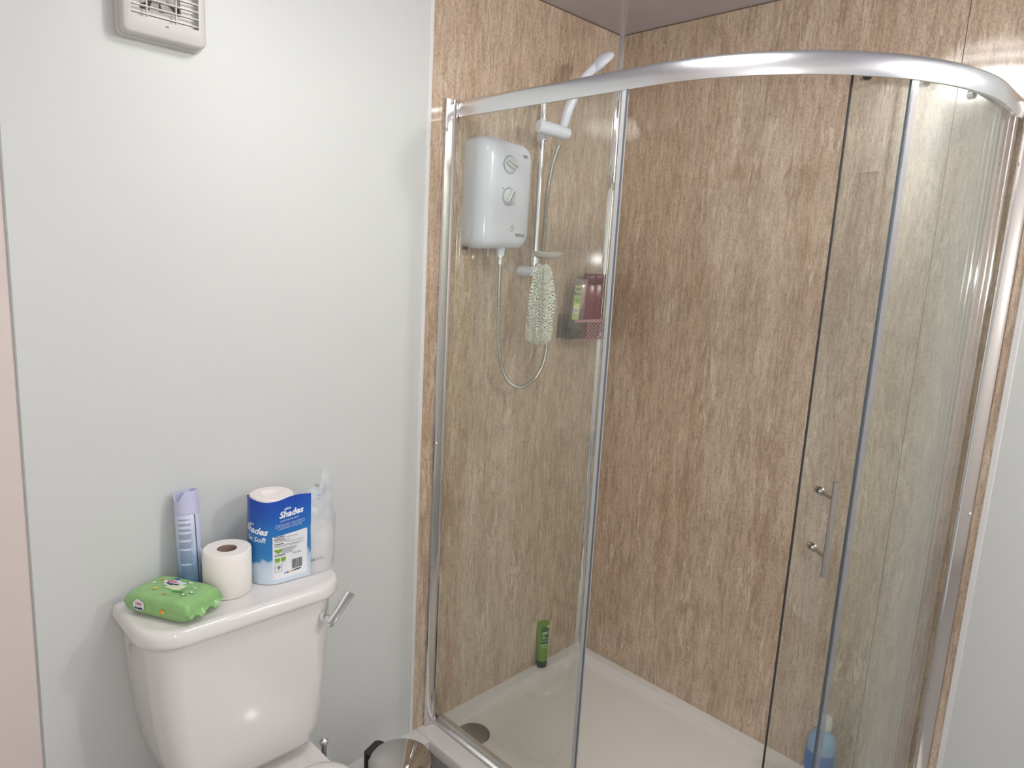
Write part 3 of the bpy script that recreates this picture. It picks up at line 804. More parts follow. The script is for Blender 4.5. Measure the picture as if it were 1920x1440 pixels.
blob(bm, .019, .156, .004, .005, tf(.0008), 14, 1)
blob(bm, .0, .118, .006, .007, tf(.0007), 14, 2, .3)
finish('print', bm, ['tube_print', 'tube_text', 'ink_green'], gt, smooth=False, recalc=False)
gt.rotation_euler = (math.radians(-5.0), 0, gtang)

# ------------------------------------------------------------------ clear bottle of blue liquid standing in the tray
bb = thing('blue_bottle', 'clear bottle with blue label standing in the tray behind the door glass', 'bottle', (-.100, -1.002, -.0160))
bm = bmesh.new(); lathe(bm, [(0, 0), (.036, 0), (.040, .004), (.040, .165), (.037, .185), (.026, .203), (.017, .210), (.0165, .216), (0, .216)], 48)
finish('flask', bm, 'blue_liquid', bb, angle=50)
bm = bmesh.new(); lathe(bm, [(.0404, .095), (.0406, .095), (.0406, .155), (.0404, .155)], 48)
finish('label', bm, 'blue_label', bb, angle=50)
bm = bmesh.new(); lathe(bm, [(.0404, .02), (.0406, .02), (.0406, .094), (.0404, .094)], 48)
finish('lower_label', bm, 'labelwhite', bb, angle=50)
bm = bmesh.new(); lathe(bm, [(0, .216), (.020, .216), (.0215, .219), (.0205, .240), (.017, .247), (.008, .249), (0, .249)], 36)
finish('cap', bm, 'soapdish', bb, angle=50)
bb.scale = (1, 1, 1.1)

# ------------------------------------------------------------------ toilet
wc = thing('toilet', 'white close-coupled toilet against the white wall panel', 'toilet', (-1.445, -.12, FLOOR))
lx0, lx1, ly0 = -1.671, -1.203, -.230
# cistern: plan with big front corners, tapering to a narrower foot
def plan(x0, x1, y0, r, z, yb=-.0045): return rrect(x0, x1, y0, yb, .02, z, 8, radii=(.012, .012, r, r))
secs = [(.688, -1.652, -1.226, -.212, .062), (.655, -1.651, -1.227, -.212, .062), (.60, -1.648, -1.229, -.210, .062), (.54, -1.644, -1.232, -.208, .06), (.47, -1.636, -1.236, -.205, .058),
        (.40, -1.625, -1.242, -.200, .056), (.34, -1.610, -1.250, -.194, .052), (.305, -1.598, -1.257, -.187, .048), (.285, -1.588, -1.267, -.176, .044), (.277, -1.570, -1.290, -.158, .04)]
bm = bmesh.new(); loft(bm, [plan(a, b, c, r, z) for z, a, b, c, r in secs][::-1])
part('cistern', bm, 'ceramic', wc, angle=50)
bm = bmesh.new()
def lp(g, z, r=.085): return rrect(lx0 + g, lx1 - g, ly0 + g, -.0045 - (g if g > 0.001 else 0), .02, z, 10, radii=(.012, .012, max(r - g, .01), max(r - g, .01)))
vr = loft(bm, [lp(.004, .6895, .08), lp(.0, .693), lp(0, .700), lp(.0012, .711), lp(.004, .7195), lp(.009, .7242), lp(.016, .7255), lp(.026, .7252), lp(.030, .7246), lp(.036, .7250)])
part('cistern_lid', bm, 'ceramic', wc, angle=60)
# flush lever
bm = bmesh.new()
lv = Vector((-1.268, -.2125, .640))
lathe(bm, [(0, 0), (.012, 0), (.013, .003), (.011, .012), (.0085, .017), (0, .019)], 28, lv, (0, -1, 0))
cyl(bm, lv + Vector((0, -.012, 0)), lv + Vector((.0, -.030, -.002)), .007, 20)
part('lever_boss', bm, 'chrome', wc)
bm = bmesh.new()
e0 = lv + Vector((-.006, -.030, -.010)); e1 = lv + Vector((.054, -.034, .058))
d = (e1 - e0).normalized(); n1 = Vector((0, -1, 0)); n2 = d.cross(n1).normalized()
rings = []
for t_, hw, th in ((0, .004, .004), (.04, .0085, .006), (.12, .0098, .007), (.4, .0085, .0055), (.75, .0098, .0048), (.96, .0112, .0045), (1, .0105, .004)):
    c = e0 + (e1 - e0) * t_; ring = []; hw *= 1.25
    for k in range(16):
        a = 2 * PI * k / 16; sq = lambda v: math.copysign(abs(v) ** .6, v)
        ring.append(tuple(c + n2 * hw * sq(math.cos(a)) + n1 * th * sq(math.sin(a))))
    rings.append(ring)
loft(bm, rings)
part('flush_lever', bm, 'chrome', wc, angle=50)
# pan and seat
bm = bmesh.new()
def panring(z, hw, y0, y1, r):
    return rrect(-1.440 - hw, -1.440 + hw, y0, y1, r, z, 10, radii=(.03, .03, r, r))
loft(bm, [panring(FLOOR, .105, -.50, -.05, .09), panring(-.06, .10, -.49, -.05, .09), panring(.05, .105, -.50, -.045, .095), panring(.15, .135, -.57, -.04, .12),
          panring(.20, .166, -.63, -.025, .155), panring(.238, .180, -.66, -.012, .17), panring(.250, .182, -.665, -.010, .172), panring(.258, .178, -.66, -.012, .168)])
part('pan', bm, 'ceramic', wc, angle=50)
bm = bmesh.new()
def seat(g, z): return rrect(-1.440 - .188 + g, -1.440 + .188 - g, -.680 + g, -.243 - g, .1, z, 12, radii=(.075, .075, .18 - g, .18 - g))
loft(bm, [seat(.004, .2595), seat(0, .262), seat(0, .278), seat(.004, .285), seat(.014, .290), seat(.03, .293), seat(.06, .295)])
part('seat_lid', bm, 'ceramic', wc, angle=50)
for sx_ in (-.075, .075):
    bm = bmesh.new(); cyl(bm, (-1.440 + sx_, -.228, .2585), (-1.440 + sx_, -.228, .275), .011, 20)
    part('hinge', bm, 'chrome', wc)
bm = bmesh.new(); fn = lambda u, v: (-1.6545 + .0, -.075 - u, .645 + v)
for (a_, b_) in (((-.012, -.014), (-.010, .010)), ((-.012, -.014), (.008, -.012)), ((.006, -.014), (.008, .010)), ((-.004, -.002), (.002, .006))):
    patch(bm, a_[0], b_[0], a_[1], b_[1], fn, 1, 1)
part('stamp', bm, 'ink_grey', wc, smooth=False)

# ------------------------------------------------------------------ toilet rolls
def roll_bm(r, h, inner=.0215):
    bm = bmesh.new()
    lathe(bm, [(inner, .001), (r - .003, 0), (r, .003), (r + .0004, h * .5), (r, h - .003), (r - .003, h), (inner + .001, h - .0005), (inner, h - .002)], 64)
    return bm
def roll(name, x, y, z, r, h, label, mat='tissue', group=None, hole=True):
    t = thing(name, label, 'toilet roll', (x, y, z), group)
    bm = roll_bm(r, h); fs = [f for f in bm.faces]
    finish('paper', bm, mat, t, angle=45)
    bm = bmesh.new(); lathe(bm, [(.0215, .0015), (.0215, h - .0025), (.0205, h - .0025), (.0205, .0015), (.0215, .0015)], 40); 
    if hole: finish('core', bm, 'card', t)
    else:
        bm.free(); bm = bmesh.new(); lathe(bm, [(0, h - .0065), (.012, h - .006), (.0215, h - .0015), (.026, h + .0006), (.0262, h - .001), (.020, h - .004), (0, h - .009)], 40); finish('covered_end', bm, mat, t, angle=60)
    return t
RZ = LID + .0008
r1 = roll('toilet_roll', -1.4555, -.1085, RZ, .0525, .104, 'loose white toilet roll on the cistern lid, between the aerosol can and the blue pack')
r1.rotation_euler = (0, 0, .3)
bm = bmesh.new()   # loose end of the sheet against the roll
a0_ = math.radians(-24)
rows = []
for j in range(7):
    z = .002 + .1 * j / 6; row = []
    for i in range(6):
        a = a0_ + math.radians(6 * i); rr_ = .0532 + .0022 * (1 - i / 5) * (1 - j / 7)
        row.append((rr_ * math.cos(a), rr_ * math.sin(a), z))
    rows.append(row)
loft(bm, rows, cap=False, close=False); finish('loose_sheet', bm, 'tissue', r1, recalc=False)
LC = Vector((-1.343, -.098)); RC = Vector((-1.2385, -.106)); RR = .0515
roll('toilet_roll', LC.x, LC.y, RZ, RR - .001, .104, 'lower roll inside the blue printed pack', 'tissuequilt', hole=False)
roll('toilet_roll', LC.x, LC.y, RZ + .1045, RR - .001, .104, 'upper roll in the blue printed pack, its white top showing', 'tissuequilt', hole=False)
roll('toilet_roll', RC.x, RC.y, RZ, RR - .002, .104, 'quilted roll seen through the clear film at the right end of the pack', 'tissuequilt', hole=False)

pk = thing('toilet_roll_pack', 'opened blue and white printed plastic pack of toilet rolls on the cistern lid', 'toilet roll pack', (LC.x, LC.y, RZ))
# outline around both rolls; arc length 0 at the left end, growing along the front
axis2 = (RC - LC).normalized(); nf = Vector((axis2.y, -axis2.x))    # nf points to the front
if nf.y > 0: nf = -nf
RW = RR + .0008
base_ang = math.atan2(nf.y, nf.x)
def perim(s_):
    """front side of the pack; s = 0 where the flat front begins (left roll), negative round the left end"""
    Lf = (RC - LC).length
    if s_ < 0:
        a = base_ang + s_ / RW; return Vector((LC.x + RW * math.cos(a), LC.y + RW * math.sin(a))), Vector((math.cos(a), math.sin(a)))
    if s_ <= Lf:
        p_ = LC + nf * RW + axis2 * s_; return p_, nf.copy()
    a = base_ang + (s_ - Lf) / RW; return Vector((RC.x + RW * math.cos(a), RC.y + RW * math.sin(a))), Vector((math.cos(a), math.sin(a)))
def pf(o_=0.0):
    def f(s_, z):
        p_, n_ = perim(s_)
        wr_ = .0012 * noise.noise(Vector((s_ * 30, z * 18, 1.7))) + .0008 * noise.noise(Vector((s_ * 80, z * 30, 5)))
        dent = -.0035 * math.exp(-((s_ - .052) / .028) ** 2) * (0.6 + 0.4 * math.sin(z * 40))
        e_ = wr_ + dent + .0012 + o_ 
        return (p_.x + n_.x * e_ - LC.x, p_.y + n_.y * e_ - LC.y, z)
    return f
def grid(bm, s0, s1, z0, z1, fn, ns, nz, mi=0, top=None):
    g = []
    for j in range(nz + 1):
        row = []
        for i in range(ns + 1):
            s_ = s0 + (s1 - s0) * i / ns; zt_ = top(s_) if top else z1
            row.append(bm.verts.new(fn(s_, z0 + (zt_ - z0) * j / nz)))
        g.append(row)
    for j in range(nz):
        for i in range(ns): bm.faces.new((g[j][i], g[j][i + 1], g[j + 1][i + 1], g[j + 1][i])).material_index = mi
SB = .076      # the print stops here, clear film follows
bm = bmesh.new()
topf = lambda s_: .2065 + .003 * math.sin(s_ * 50) + (.006 * (s_ / .08) if s_ > 0 else 0) - .012 * max(0, (-s_ - .085) / .065)
grid(bm, -.150, SB, .0008, .209, pf(), 64, 36, 0, topf)
w_ = finish('printed_wrap', bm, 'wrap', pk, angle=60, recalc=False)
bm = bmesh.new()
prn = pf(.0007)
# maker's name twice, as printed, with the line under it
def tx(s0, z0, rot_=0.0, sx_=1.0, o_=.0008):
    ff = pf(o_); c_, s__ = math.cos(rot_), math.sin(rot_)
    return lambda u, v: ff(s0 + (u * sx_ * c_ - v * s__), z0 + (u * sx_ * s__ + v * c_))
SHEAR = 0.28
text_bm('Shades', .0215, tx(.026, .171, .10), bm, 0, bold=.0007)
text_bm('ASDA', .0065, tx(.017, .183, .1), bm, 0, bold=.0003)
text_bm('a soft & caring tissue', .0056, tx(.022, .1565, .10), bm, 0)
for k in range(3): text_bm(['Shades tissue is soft, strong and absorbent', 'for the whole family, so you can be sure of', 'a gentle feel with every single sheet'][k], .0045, tx(.024, .1475 - k * .0048, .08, .92), bm, 0)
text_bm('Shades', .0225, tx(-.060, .1335, -.12), bm, 0, bold=.0007)
text_bm('ASDA', .006, tx(-.070, .1475, -.1), bm, 0, bold=.0003)
text_bm('So Soft', .018, tx(-.059, .112, -.04), bm, 0, bold=.0002)
SHEAR = 0.0
finish('wrap_lettering', bm, 'ink_white', pk, smooth=False, recalc=False)
bm = bmesh.new(); _a = pf(.0005); _b = pf(.0009)
lab = lambda u, v: _a(-.018 + (u + .004) * 1.2, v)
lb2 = lambda u, v: _b(-.018 + (u + .004) * 1.2, v)
grid(bm, -.004, .066, .012, .124, lab, 16, 16, 0, lambda s_: .118 + (s_ + .004) * .11)
for k, (zz, w2) in enumerate(((.1165, .02), (.110, .020), (.0985, .018), (.070, .021))):
    patch(bm, -.001, -.001 + w2, zz, zz + .0018, lb2, 4, 1, 1)
for zz, s0, s1 in ((.1135, 0, .046), (.107, 0, .03), (.1045, 0, .024), (.1015, .022, .06), (.095, 0, .058), (.092, 0, .05), (.0865, .012, .046), (.084, .012, .043), (.0815, .012, .046), (.079, .013, .038), (.0765, .013, .035), (.0735, 0, .04), (.070, .036, .054), (.0675, .036, .054)):
    patch(bm, s0, s1, zz, zz + .0011, lb2, 8, 1, 2)
# green heart
ff = lb2; hc_ = (.0065, .082)
hv = [bm.verts.new(ff(hc_[0] + .0075 * 0.0625 * 16 * math.sin(a) ** 3, hc_[1] + .0068 * .0625 * (13 * math.cos(a) - 5 * math.cos(2 * a) - 2 * math.cos(3 * a) - math.cos(4 * a)))) for a in [2 * PI * k / 28 for k in range(28)]]
bm.faces.new(hv).material_index = 3
patch(bm, .0, .010, .055, .065, ff, 3, 2, 3); patch(bm, .0115, .0215, .055, .065, ff, 3, 2, 3)
for k in range(2): patch(bm, .001 + k * .012, .008 + k * .012, .052, .0532, ff, 2, 1, 2)
# tick-tree emblem in a frame
for a_, b_, c_, d_ in ((0, .014, .030, .0306), (0, .014, .0474, .048), (0, .0006, .030, .048), (.0134, .014, .030, .048)): patch(bm, a_, b_, c_, d_, ff, 2, 1, 1)
blob(bm, .0075, .0415, .0034, .0034, ff, 14, 2); patch(bm, .0068, .0082, .034, .040, ff, 1, 1, 1)
# bar code
x_ = .034; random.seed(3)
while x_ < .056:
    w2 = random.choice((.0005, .0008, .0012)); patch(bm, x_, x_ + w2, .030, .0535, ff, 1, 1, 1); x_ += w2 + random.choice((.0006, .0009))
for k, mi in enumerate((5, 4, 6, 7, 4, 1, 4)): blob(bm, .020 + k * .0052, .0235 + k * .0005, .0027, .0022, ff, 12, mi)
finish('back_label', bm, ['labelwhite', 'ink_dark', 'ink_grey', 'ink_green', 'ink_blue', 'blue_liquid', 'ink_yellow', 'ink_orange'], pk, smooth=False, recalc=False)
# clear film: continues from the print, goes round the right end and stands up empty above the missing roll
bm = bmesh.new()
Lf = (RC - LC).length
def peak(s_):
    # higher towards the gathered corner at the right of the front
    t_ = (s_ - SB) / (.27 - SB)
    return .212 + .052 * math.exp(-((t_ - .34) / .17) ** 2) + .018 * math.exp(-((t_ - .62) / .15) ** 2) - .02 * t_ + .004 * math.sin(s_ * 160)
def filmf(s_, z):
    p_, n_ = perim(s_); hz = max(0, (z - .106)) / .13
    c_ = RC - LC * 0
    q = Vector((noise.noise(Vector((s_ * 34, z * 30, 3))), noise.noise(Vector((s_ * 34, z * 30, 9)))))
    x = p_.x + n_.x * .0025; y = p_.y + n_.y * .0025
    pull = min(.62, .42 * hz ** 1.3)
    x += (RC.x - .004 - x) * pull * .55 + q.x * .010 * min(1, hz + .15); y += (RC.y + .01 - y) * pull * .9 + q.y * .010 * min(1, hz + .15)
    # keep clear of the roll below
    return (x - LC.x, y - LC.y, z)
grid(bm, SB - .002, Lf + PI * RW + .06, .001, .2, filmf, 72, 44, 0, peak)
fl = finish('clear_film', bm, 'film', pk, angle=180, recalc=False)
bm = bmesh.new()
def onf(u, v): a_ = filmf(u, v); p_, n_ = perim(u); return (a_[0] + n_.x * .0012 - .0, a_[1] + n_.y * .0012 - .0008, a_[2])
for zz in (.222, .2195): patch(bm, .090, .101, zz, zz + .0014, onf, 6, 1, 0)
patch(bm, .092, .104, .186, .207, onf, 6, 6, 1)
for k in range(18):
    a = 2 * PI * k / 18; b = 2 * PI * (k + 1) / 18
    if k % 6 == 5: continue
    bm.faces.new([bm.verts.new(onf(.098 + r_ * math.cos(t_), .2 + r_ * math.sin(t_))) for r_, t_ in ((.0025, a), (.0042, a), (.0042, b), (.0025, b))]).material_index = 2
patch(bm, .0945, .1015, .189, .1905, onf, 4, 1, 2)
finish('recycling_mark', bm, ['ink_grey', 'film', 'ink_blue', 'ink_dark'], pk, smooth=False, recalc=False)
bm = bmesh.new()
text_bm('888 10 21', .0085, lambda u, v: onf(.090 + u, .040 + v), bm, 3)
finish('batch_code', bm, ['ink_grey', 'film', 'ink_blue', 'ink_dark'], pk, smooth=False, recalc=False)

# ------------------------------------------------------------------ aerosol can
ac = thing('air_freshener', 'pale blue aerosol can with a lilac cap leaning against the wall on the cistern lid', 'aerosol can', (-1.515, -.0550, LID + .0032))
CR = .0265
bm = bmesh.new(); lathe(bm, [(0, .001), (CR - .002, 0), (CR, .002), (CR, .186), (CR - .002, .189), (0, .189)], 56)
finish('can', bm, 'can', ac, angle=45)
bm = bmesh.new()
NN = 56; prof_ = [(CR + .0005, .189), (CR + .0005, .222)]
rings = []
def captop(a): return .238 + .004 * math.cos(a + .6) - .020 * math.exp(-(((a - math.radians(205) + PI) % (2 * PI) - PI) / .42) ** 2)
outer = [[((CR + .0008 - .0012 * t_) * math.cos(2 * PI * i / NN), (CR + .0008 - .0012 * t_) * math.sin(2 * PI * i / NN), .1885 + (captop(2 * PI * i / NN) - .1885) * t_) for i in range(NN)] for t_ in [k / 5 for k in range(6)]]
inner = [[((CR - .003 - .002 * t_) * math.cos(2 * PI * i / NN), (CR - .003 - .002 * t_) * math.sin(2 * PI * i / NN), captop(2 * PI * i / NN) - .018 * t_) for i in range(NN)] for t_ in (0, 1)]
loft(bm, outer + inner)
bmesh.ops.transform(bm, matrix=Matrix.Identity(4), verts=bm.verts[:])
lathe(bm, [(0, .236), (.007, .236), (.009, .233), (.009, .218), (0, .218)], 24, (.004, .004, 0))
finish('cap', bm, 'cancap', ac, angle=45)
bm = bmesh.new()
def cf(o_):
    a00 = math.radians(245)
    return lambda u, v: ((CR + o_) * math.cos(a00 + u / CR), (CR + o_) * math.sin(a00 + u / CR), v)
f4 = cf(.0004)
random.seed(5); z = .176
while z > .04:
    if random.random() < .13: z -= .003; patch(bm, -.018, .004, z, z + .0016, f4, 6, 1, 2); z -= .0035; continue
    patch(bm, -.020 + random.random() * .001, .012 - random.random() * .006, z, z + .0009, f4, 8, 1, 0); z -= .0021
patch(bm, .0175, .0205, .02, .186, f4, 1, 1, 1)
text_bm('AO', .013, lambda u, v: f4(u + .003, v + .018), bm, 3, bold=.0006)
patch(bm, .028, .036, .06, .10, f4, 3, 3, 2); patch(bm, .034, .040, .02, .055, f4, 3, 3, 2)
finish('can_print', bm, ['ink_fine', 'darkjoint', 'ink_white', 'ink_navy'], ac, smooth=False, recalc=False)
lean = math.atan2(.026 , .235)
ac.rotation_euler = (-lean, 0, 0); ac.scale = (1, 1, .955)

# ------------------------------------------------------------------ wet wipes
wp = thing('wipes_pack', 'soft green pack of wet wipes lying on the left of the cistern lid', 'wipes pack', (-1.578, -.120, LID + .0012))
HX, HY, HZ = .083, .053, .050
bm = bmesh.new()
def wsurf(u, v, top):
    """u, v in -1..1 over the pack; pillow that thins to a crimped seam at both ends"""
    x = u * HX; y = v * HY
    sx_ = 1 - abs(u) ** 7; sy_ = (1 - abs(v) ** 6)
    k = max(0.0, sx_) ** .36 * max(0.0, sy_) ** .26
    n_ = noise.noise(Vector((u * 3.2, v * 2.6, 4 if top else 8)))
    z = HZ * .46 + (HZ * (.52 + .05 * n_) * k if top else -HZ * .46 * k)
    y *= 1 - .06 * abs(u) ** 4
    x += .002 * n_
    return Vector((x, y, z))
NU, NV = 56, 36
gt_ = [[bm.verts.new(wsurf(-1 + 2 * i / NU, -1 + 2 * j / NV, True)) for i in range(NU + 1)] for j in range(NV + 1)]
gb_ = [[(gt_[j][i] if i in (0, NU) or j in (0, NV) else bm.verts.new(wsurf(-1 + 2 * i / NU, -1 + 2 * j / NV, False))) for i in range(NU + 1)] for j in range(NV + 1)]
for j in range(NV):
    for i in range(NU):
        bm.faces.new((gt_[j][i], gt_[j][i + 1], gt_[j + 1][i + 1], gt_[j + 1][i]))
        try: bm.faces.new((gb_[j][i], gb_[j + 1][i], gb_[j + 1][i + 1], gb_[j][i + 1]))
        except ValueError: pass
# crimped fin at the right end
rows = []
for k in range(4):
    rows.append([(HX - .001 + k * .0035, (-1 + 2 * i / 30) * HY * .93, HZ * .46 + .0012 * math.sin(i * 2.1) + .002 * math.sin(i * .5) * k - .002 * k) for i in range(31)])
loft(bm, rows, cap=False, close=False)
finish('packet', bm, 'wipes', wp, angle=60)
ts = lambda o_: (lambda x, y: tuple(wsurf(x / HX, y / HY, True) + Vector((0, 0, o_))))
bm = bmesh.new()
def rpatch(cx, cy, w2, h2, mi, o_=.0006, n_=10):
    f = ts(o_); patch(bm, cx - w2, cx + w2, cy - h2, cy + h2, f, n_, n_, mi)
f6 = ts(.0008); f9 = ts(.0012)
blob(bm, -.012, .016, .026, .014, f6, 28, 0, .12)
rpatch(.004, .002, .020, .011, 1, .0010)
text_bm('Little', .0125, lambda u, v: f9(-.020 + u, .021 + v), bm, 2, bold=.0006)
text_bm('Angels', .0125, lambda u, v: f9(-.012 + u, .011 + v), bm, 3, bold=.0006)
text_bm('WIPES', .010, lambda u, v: f9(.024 + u, -.014 + v), bm, 4, bold=.0005)
for cx, cy, r_, mi in ((-.046, .020, .004, 5), (-.030, -.018, .0062, 6), (.005, -.028, .0035, 5), (.020, .030, .006, 0), (.046, .015, .0045, 0), (-.020, .034, .006, 7), (-.052, .002, .004, 0)):
    blob(bm, cx, cy, r_, r_ * .8, f9, 16, mi, .2)
for cx, cy in ((.052, -.004), (.044, -.019)):
    blob(bm, cx, cy, .006, .0048, f9, 16, 4); blob(bm, cx, cy, .004, .003, ts(.0016), 16, 0)
finish('top_print', bm, ['labelwhite', 'wipes_pale', 'ink_pink', 'ink_navy', 'wipes_dark', 'ink_orange', 'ink_yellow', 'ink_blue'], wp, smooth=False, recalc=False)
bm = bmesh.new()
def sidef(o_):
    def f(u, v):      # u along x, v up the front side
        # walk down the top surface towards the front edge
        t_ = max(0, min(1, v)); vv = -1 + .10 * t_ ** 2.2
        p_ = wsurf(u / HX, vv, True); return (p_.x, p_.y - o_, HZ * .46 + (p_.z - HZ * .46) if t_ > 0 else HZ * .46)
    return f
def sidepanel(o_):
    def f(u, v):
        p0 = wsurf(u / HX, -.992, False); p1 = wsurf(u / HX, -.93, True)
        z = v; y = -HY * (1 - .06 * abs(u / HX) ** 4) - o_ * 1.0
        yy = y + .012 * (abs(v - HZ * .46) / (HZ * .5)) ** 4
        return (u, yy, z)
    return f
blob(bm, -.040, HZ * .50, .015, .0125, sidepanel(.0014), 24, 0, .05)
text_bm('Little', .0075, lambda u, v: sidepanel(.0019)(-.040 + u, HZ * .58 + v), bm, 2, bold=.0004)
text_bm('Angels', .0075, lambda u, v: sidepanel(.0019)(-.040 + u, HZ * .38 + v), bm, 3, bold=.0004)
finish('side_logo', bm, ['labelwhite', 'wipes_pale', 'ink_pink', 'ink_navy'], wp, smooth=False, recalc=False)
bm = bmesh.new()
blob(bm, .020, HZ * .45, .0055, .006, sidepanel(.0014), 14, 5, .2); blob(bm, .024, HZ * .45, .003, .004, sidepanel(.0018), 14, 6, .2)
finish('side_flower', bm, ['labelwhite', 'wipes_pale', 'ink_pink', 'ink_navy', 'wipes_dark', 'ink_orange', 'ink_yellow'], wp, smooth=False, recalc=False)
wp.rotation_euler = (0, 0, math.radians(-62))

# ------------------------------------------------------------------ toilet brush
tb = thing('toilet_brush', 'steel toilet brush handle with a ball end standing between the toilet and the wall', 'toilet brush', (-1.232, -.155, FLOOR))
bm = bmesh.new(); cyl(bm, (0, 0, .22), (0, 0, .362), .0066, 20); 
finish('handle', bm, 'steel', tb)
bm = bmesh.new(); lathe(bm, [(0, -.0118)] + [(.0118 * math.sin(PI * k / 12), -.0118 * math.cos(PI * k / 12)) for k in range(1, 12)] + [(0, .0118)], 24, (0, 0, .370))
finish('ball_end', bm, 'chrome', tb)
bm = bmesh.new(); lathe(bm, [(0, 0), (.030, 0), (.030, .19), (.029, .20), (.010, .222), (0, .222)], 36)
finish('holder', bm, 'steel', tb)

# ------------------------------------------------------------------ pedal bin
pb = thing('pedal_bin', 'round mirror-steel pedal bin with a black hinge beside the shower tray', 'bin', (-1.032, -.216, FLOOR + .001))
BR = .086
bm = bmesh.new(); lathe(bm, [(0, .004), (BR - .004, .004), (BR - .003, .012), (BR - .003, .232), (BR - .006, .234), (0, .234)], 64)
finish('bin_body', bm, 'binsteel', pb, angle=40)
bm = bmesh.new(); lathe(bm, [(BR - .001, 0), (BR + .001, .003), (BR + .001, .012), (BR - .003, .014), (BR - .003, 0)], 64)
finish('base_ring', bm, 'black', pb, angle=40)
bm = bmesh.new(); lathe(bm, [(BR - .002, .236), (BR, .238), (BR, .249), (BR - .0015, .2515), (BR * .9, .2555), (BR * .7, .2600), (BR * .45, .2635), (BR * .2, .2650), (0, .2653)], 72)
bm.faces.new([v for v in bm.verts if abs(v.co.z - .236) < 1e-5]) if False else None
finish('bin_lid', bm, 'binsteel', pb, angle=40)
bm = bmesh.new()
Mh = Matrix.Rotation(math.radians(110), 4, 'Z')
loft(bm, [[tuple(Mh @ Vector(q)) for q in ((BR - .012, -.034, z), (BR + .006, -.034, z), (BR + .017, -.026, z), (BR + .017, .026, z), (BR + .006, .034, z), (BR - .012, .034, z))] for z in (.195, .246, .2535)])
finish('lid_hinge', bm, 'black', pb, bevel=.002)
bm = bmesh.new()
tube(bm, spline([tuple(Mh @ Vector(q)) for q in ((BR + .010, -.040, .244), (BR + .0, -.055, .20), (BR - .004, -.062, .12))], 8), .0018, 8)
finish('handle_wire', bm, 'black', pb)
bm = bmesh.new(); Mp = Matrix.Rotation(math.radians(-70), 4, 'Z')
loft(bm, [[tuple(Mp @ Vector(q)) for q in ((BR - .01, -.018, z), (BR + .03, -.02, z - .004), (BR + .036, 0, z - .005), (BR + .03, .02, z - .004), (BR - .01, .018, z))] for z in (.012, .018)])
finish('pedal', bm, 'black', pb)

# ------------------------------------------------------------------ extractor fan
ef = thing('extractor_fan', 'white square extractor fan with a slatted grille high on the wall', 'extractor fan', (-1.530, -.0035, 1.985))
fx0, fx1, fz0, fz1 = -.083, .081, -.083, .083
def fr3(g, r, y): return [(a, y, c) for a, c, _ in rrect(fx0 + g, fx1 - g, fz0 + g, fz1 - g, r, 0, 6)]
bm = bmesh.new()
loft(bm, [fr3(0, .012, -.0002), fr3(0, .012, -.014), fr3(.002, .011, -.016)])
finish('mounting_box', bm, 'fan_plastic', ef, angle=40)
bm = bmesh.new()
# cover: a rim around a set-back face with a window for the grille
vr = loft(bm, [fr3(.003, .012, -.0165), fr3(.003, .012, -.040), fr3(.005, .011, -.0435), fr3(.008, .009, -.045)], cap=False)
f_in = [(a, -.045, c) for a, c, _ in rrect(fx0 + .018, fx1 - .018, fz0 + .036, fz1 - .018, .003, 0, 6)]
f_dn = [(a, -.030, c) for a, c, _ in rrect(fx0 + .018, fx1 - .018, fz0 + .036, fz1 - .018, .003, 0, 6)]
v1 = [bm.verts.new(q) for q in f_in]; v2 = [bm.verts.new(q) for q in f_dn]; o_ = vr[-1]; n = len(o_)
for k in range(n):
    bm.faces.new((o_[k], o_[(k + 1) % n], v1[(k + 1) % n], v1[k])); bm.faces.new((v1[k], v1[(k + 1) % n], v2[(k + 1) % n], v2[k]))
finish('cover', bm, 'fan_plastic', ef, angle=40)
bm = bmesh.new()
# inner plate with the round duct
plate = [(a, -.028, c) for a, c, _ in rrect(fx0 + .012, fx1 - .012, fz0 + .03, fz1 - .012, .003, 0, 8)]
m_ = len(plate); cz = .006; cxx = -.006; circ = []
for a_, _, c_ in plate:
    an = math.atan2(c_ - cz, a_ - cxx); circ.append((cxx + .050 * math.cos(an), -.028, cz + .050 * math.sin(an)))
circ2 = [(x, -.018, z) for x, _, z in circ]
vp = [bm.verts.new(q) for q in plate]; vc = [bm.verts.new(q) for q in circ]; vd = [bm.verts.new(q) for q in circ2]
for k in range(m_):
    for A_, B_ in ((vp, vc), (vc, vd)):
        try: bm.faces.new((A_[k], A_[(k + 1) % m_], B_[(k + 1) % m_], B_[k]))
        except ValueError: pass
finish('inner_plate', bm, 'trim', ef, angle=40)
bm = bmesh.new(); lathe(bm, [(0, 0), (.0495, 0), (.0495, .0006), (0, .0006)], 48, (cxx, -.0172, cz), (0, -1, 0))
finish('duct', bm, 'dark', ef)
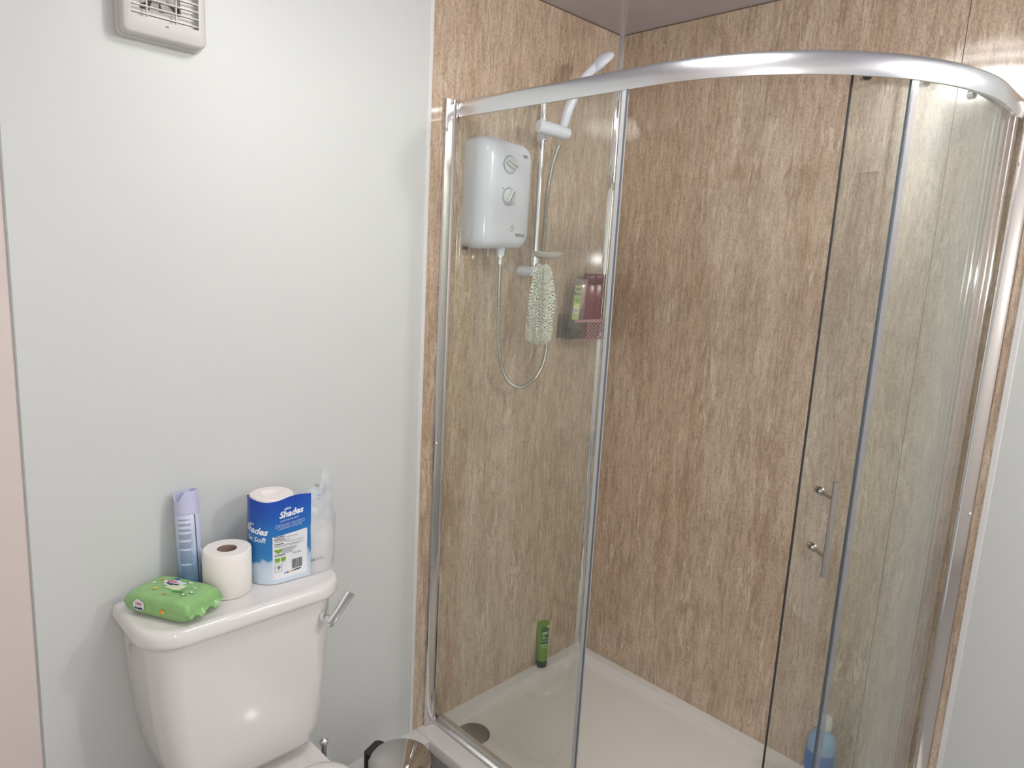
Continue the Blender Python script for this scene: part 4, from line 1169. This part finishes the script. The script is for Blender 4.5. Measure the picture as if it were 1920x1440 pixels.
bm = bmesh.new(); lathe(bm, [(0, 0), (.014, 0), (.016, .003), (.016, .008), (0, .009)], 32, (cxx, -.0182, cz), (0, -1, 0))
for k in range(7):
    Mx = Matrix.Translation((cxx, -.0205, cz)) @ Matrix.Rotation(k * 2 * PI / 7, 4, 'Y') @ Matrix.Rotation(.35, 4, 'X')
    vs = loft(bm, [[(.012, y, -.006), (.030, y, -.013), (.045, y, -.010), (.046, y, .008), (.030, y, .006), (.012, y, .004)] for y in (-.0006, .0006)])
    bmesh.ops.transform(bm, matrix=Mx, verts=[v for r_ in vs for v in r_])
finish('impeller', bm, 'fan_plastic', ef, angle=40)
for k in range(8):
    z = fz0 + .0415 + k * .0142
    if z > fz1 - .020: break
    bm = bmesh.new(); box(bm, fx0 + .0175, fx1 - .0175, -.0445, -.036, z, z + .0022); finish('slat', bm, 'fan_plastic', ef, smooth=False)
for x in (-.036, .019):
    bm = bmesh.new(); box(bm, x, x + .0022, -.0425, -.037, fz0 + .036, fz1 - .018); finish('grille_bar', bm, 'fan_plastic', ef, smooth=False)
bm = bmesh.new(); box(bm, -.002, .004, -.0455, -.0448, fz0 + .0265, fz0 + .0285); finish('indicator', bm, 'dark', ef, smooth=False)

# ------------------------------------------------------------------ ceiling lamp
cl = thing('ceiling_lamp', 'round white flush ceiling lamp mirrored in the stone wall', 'lamp', (LAMP_POS[0], LAMP_POS[1], H - .0005))
bm = bmesh.new(); lathe(bm, [(0, 0), (.18, 0), (.185, -.006), (.185, -.022), (.180, -.026), (.165, -.026), (0, -.02)], 64)
finish('lamp_base', bm, 'whitesoft', cl)
bm = bmesh.new(); lathe(bm, [(.163, -.0265), (.163, -.045), (.155, -.062), (.13, -.075), (.08, -.085), (0, -.088)], 64)
finish('lamp_diffuser', bm, 'lamp', cl)
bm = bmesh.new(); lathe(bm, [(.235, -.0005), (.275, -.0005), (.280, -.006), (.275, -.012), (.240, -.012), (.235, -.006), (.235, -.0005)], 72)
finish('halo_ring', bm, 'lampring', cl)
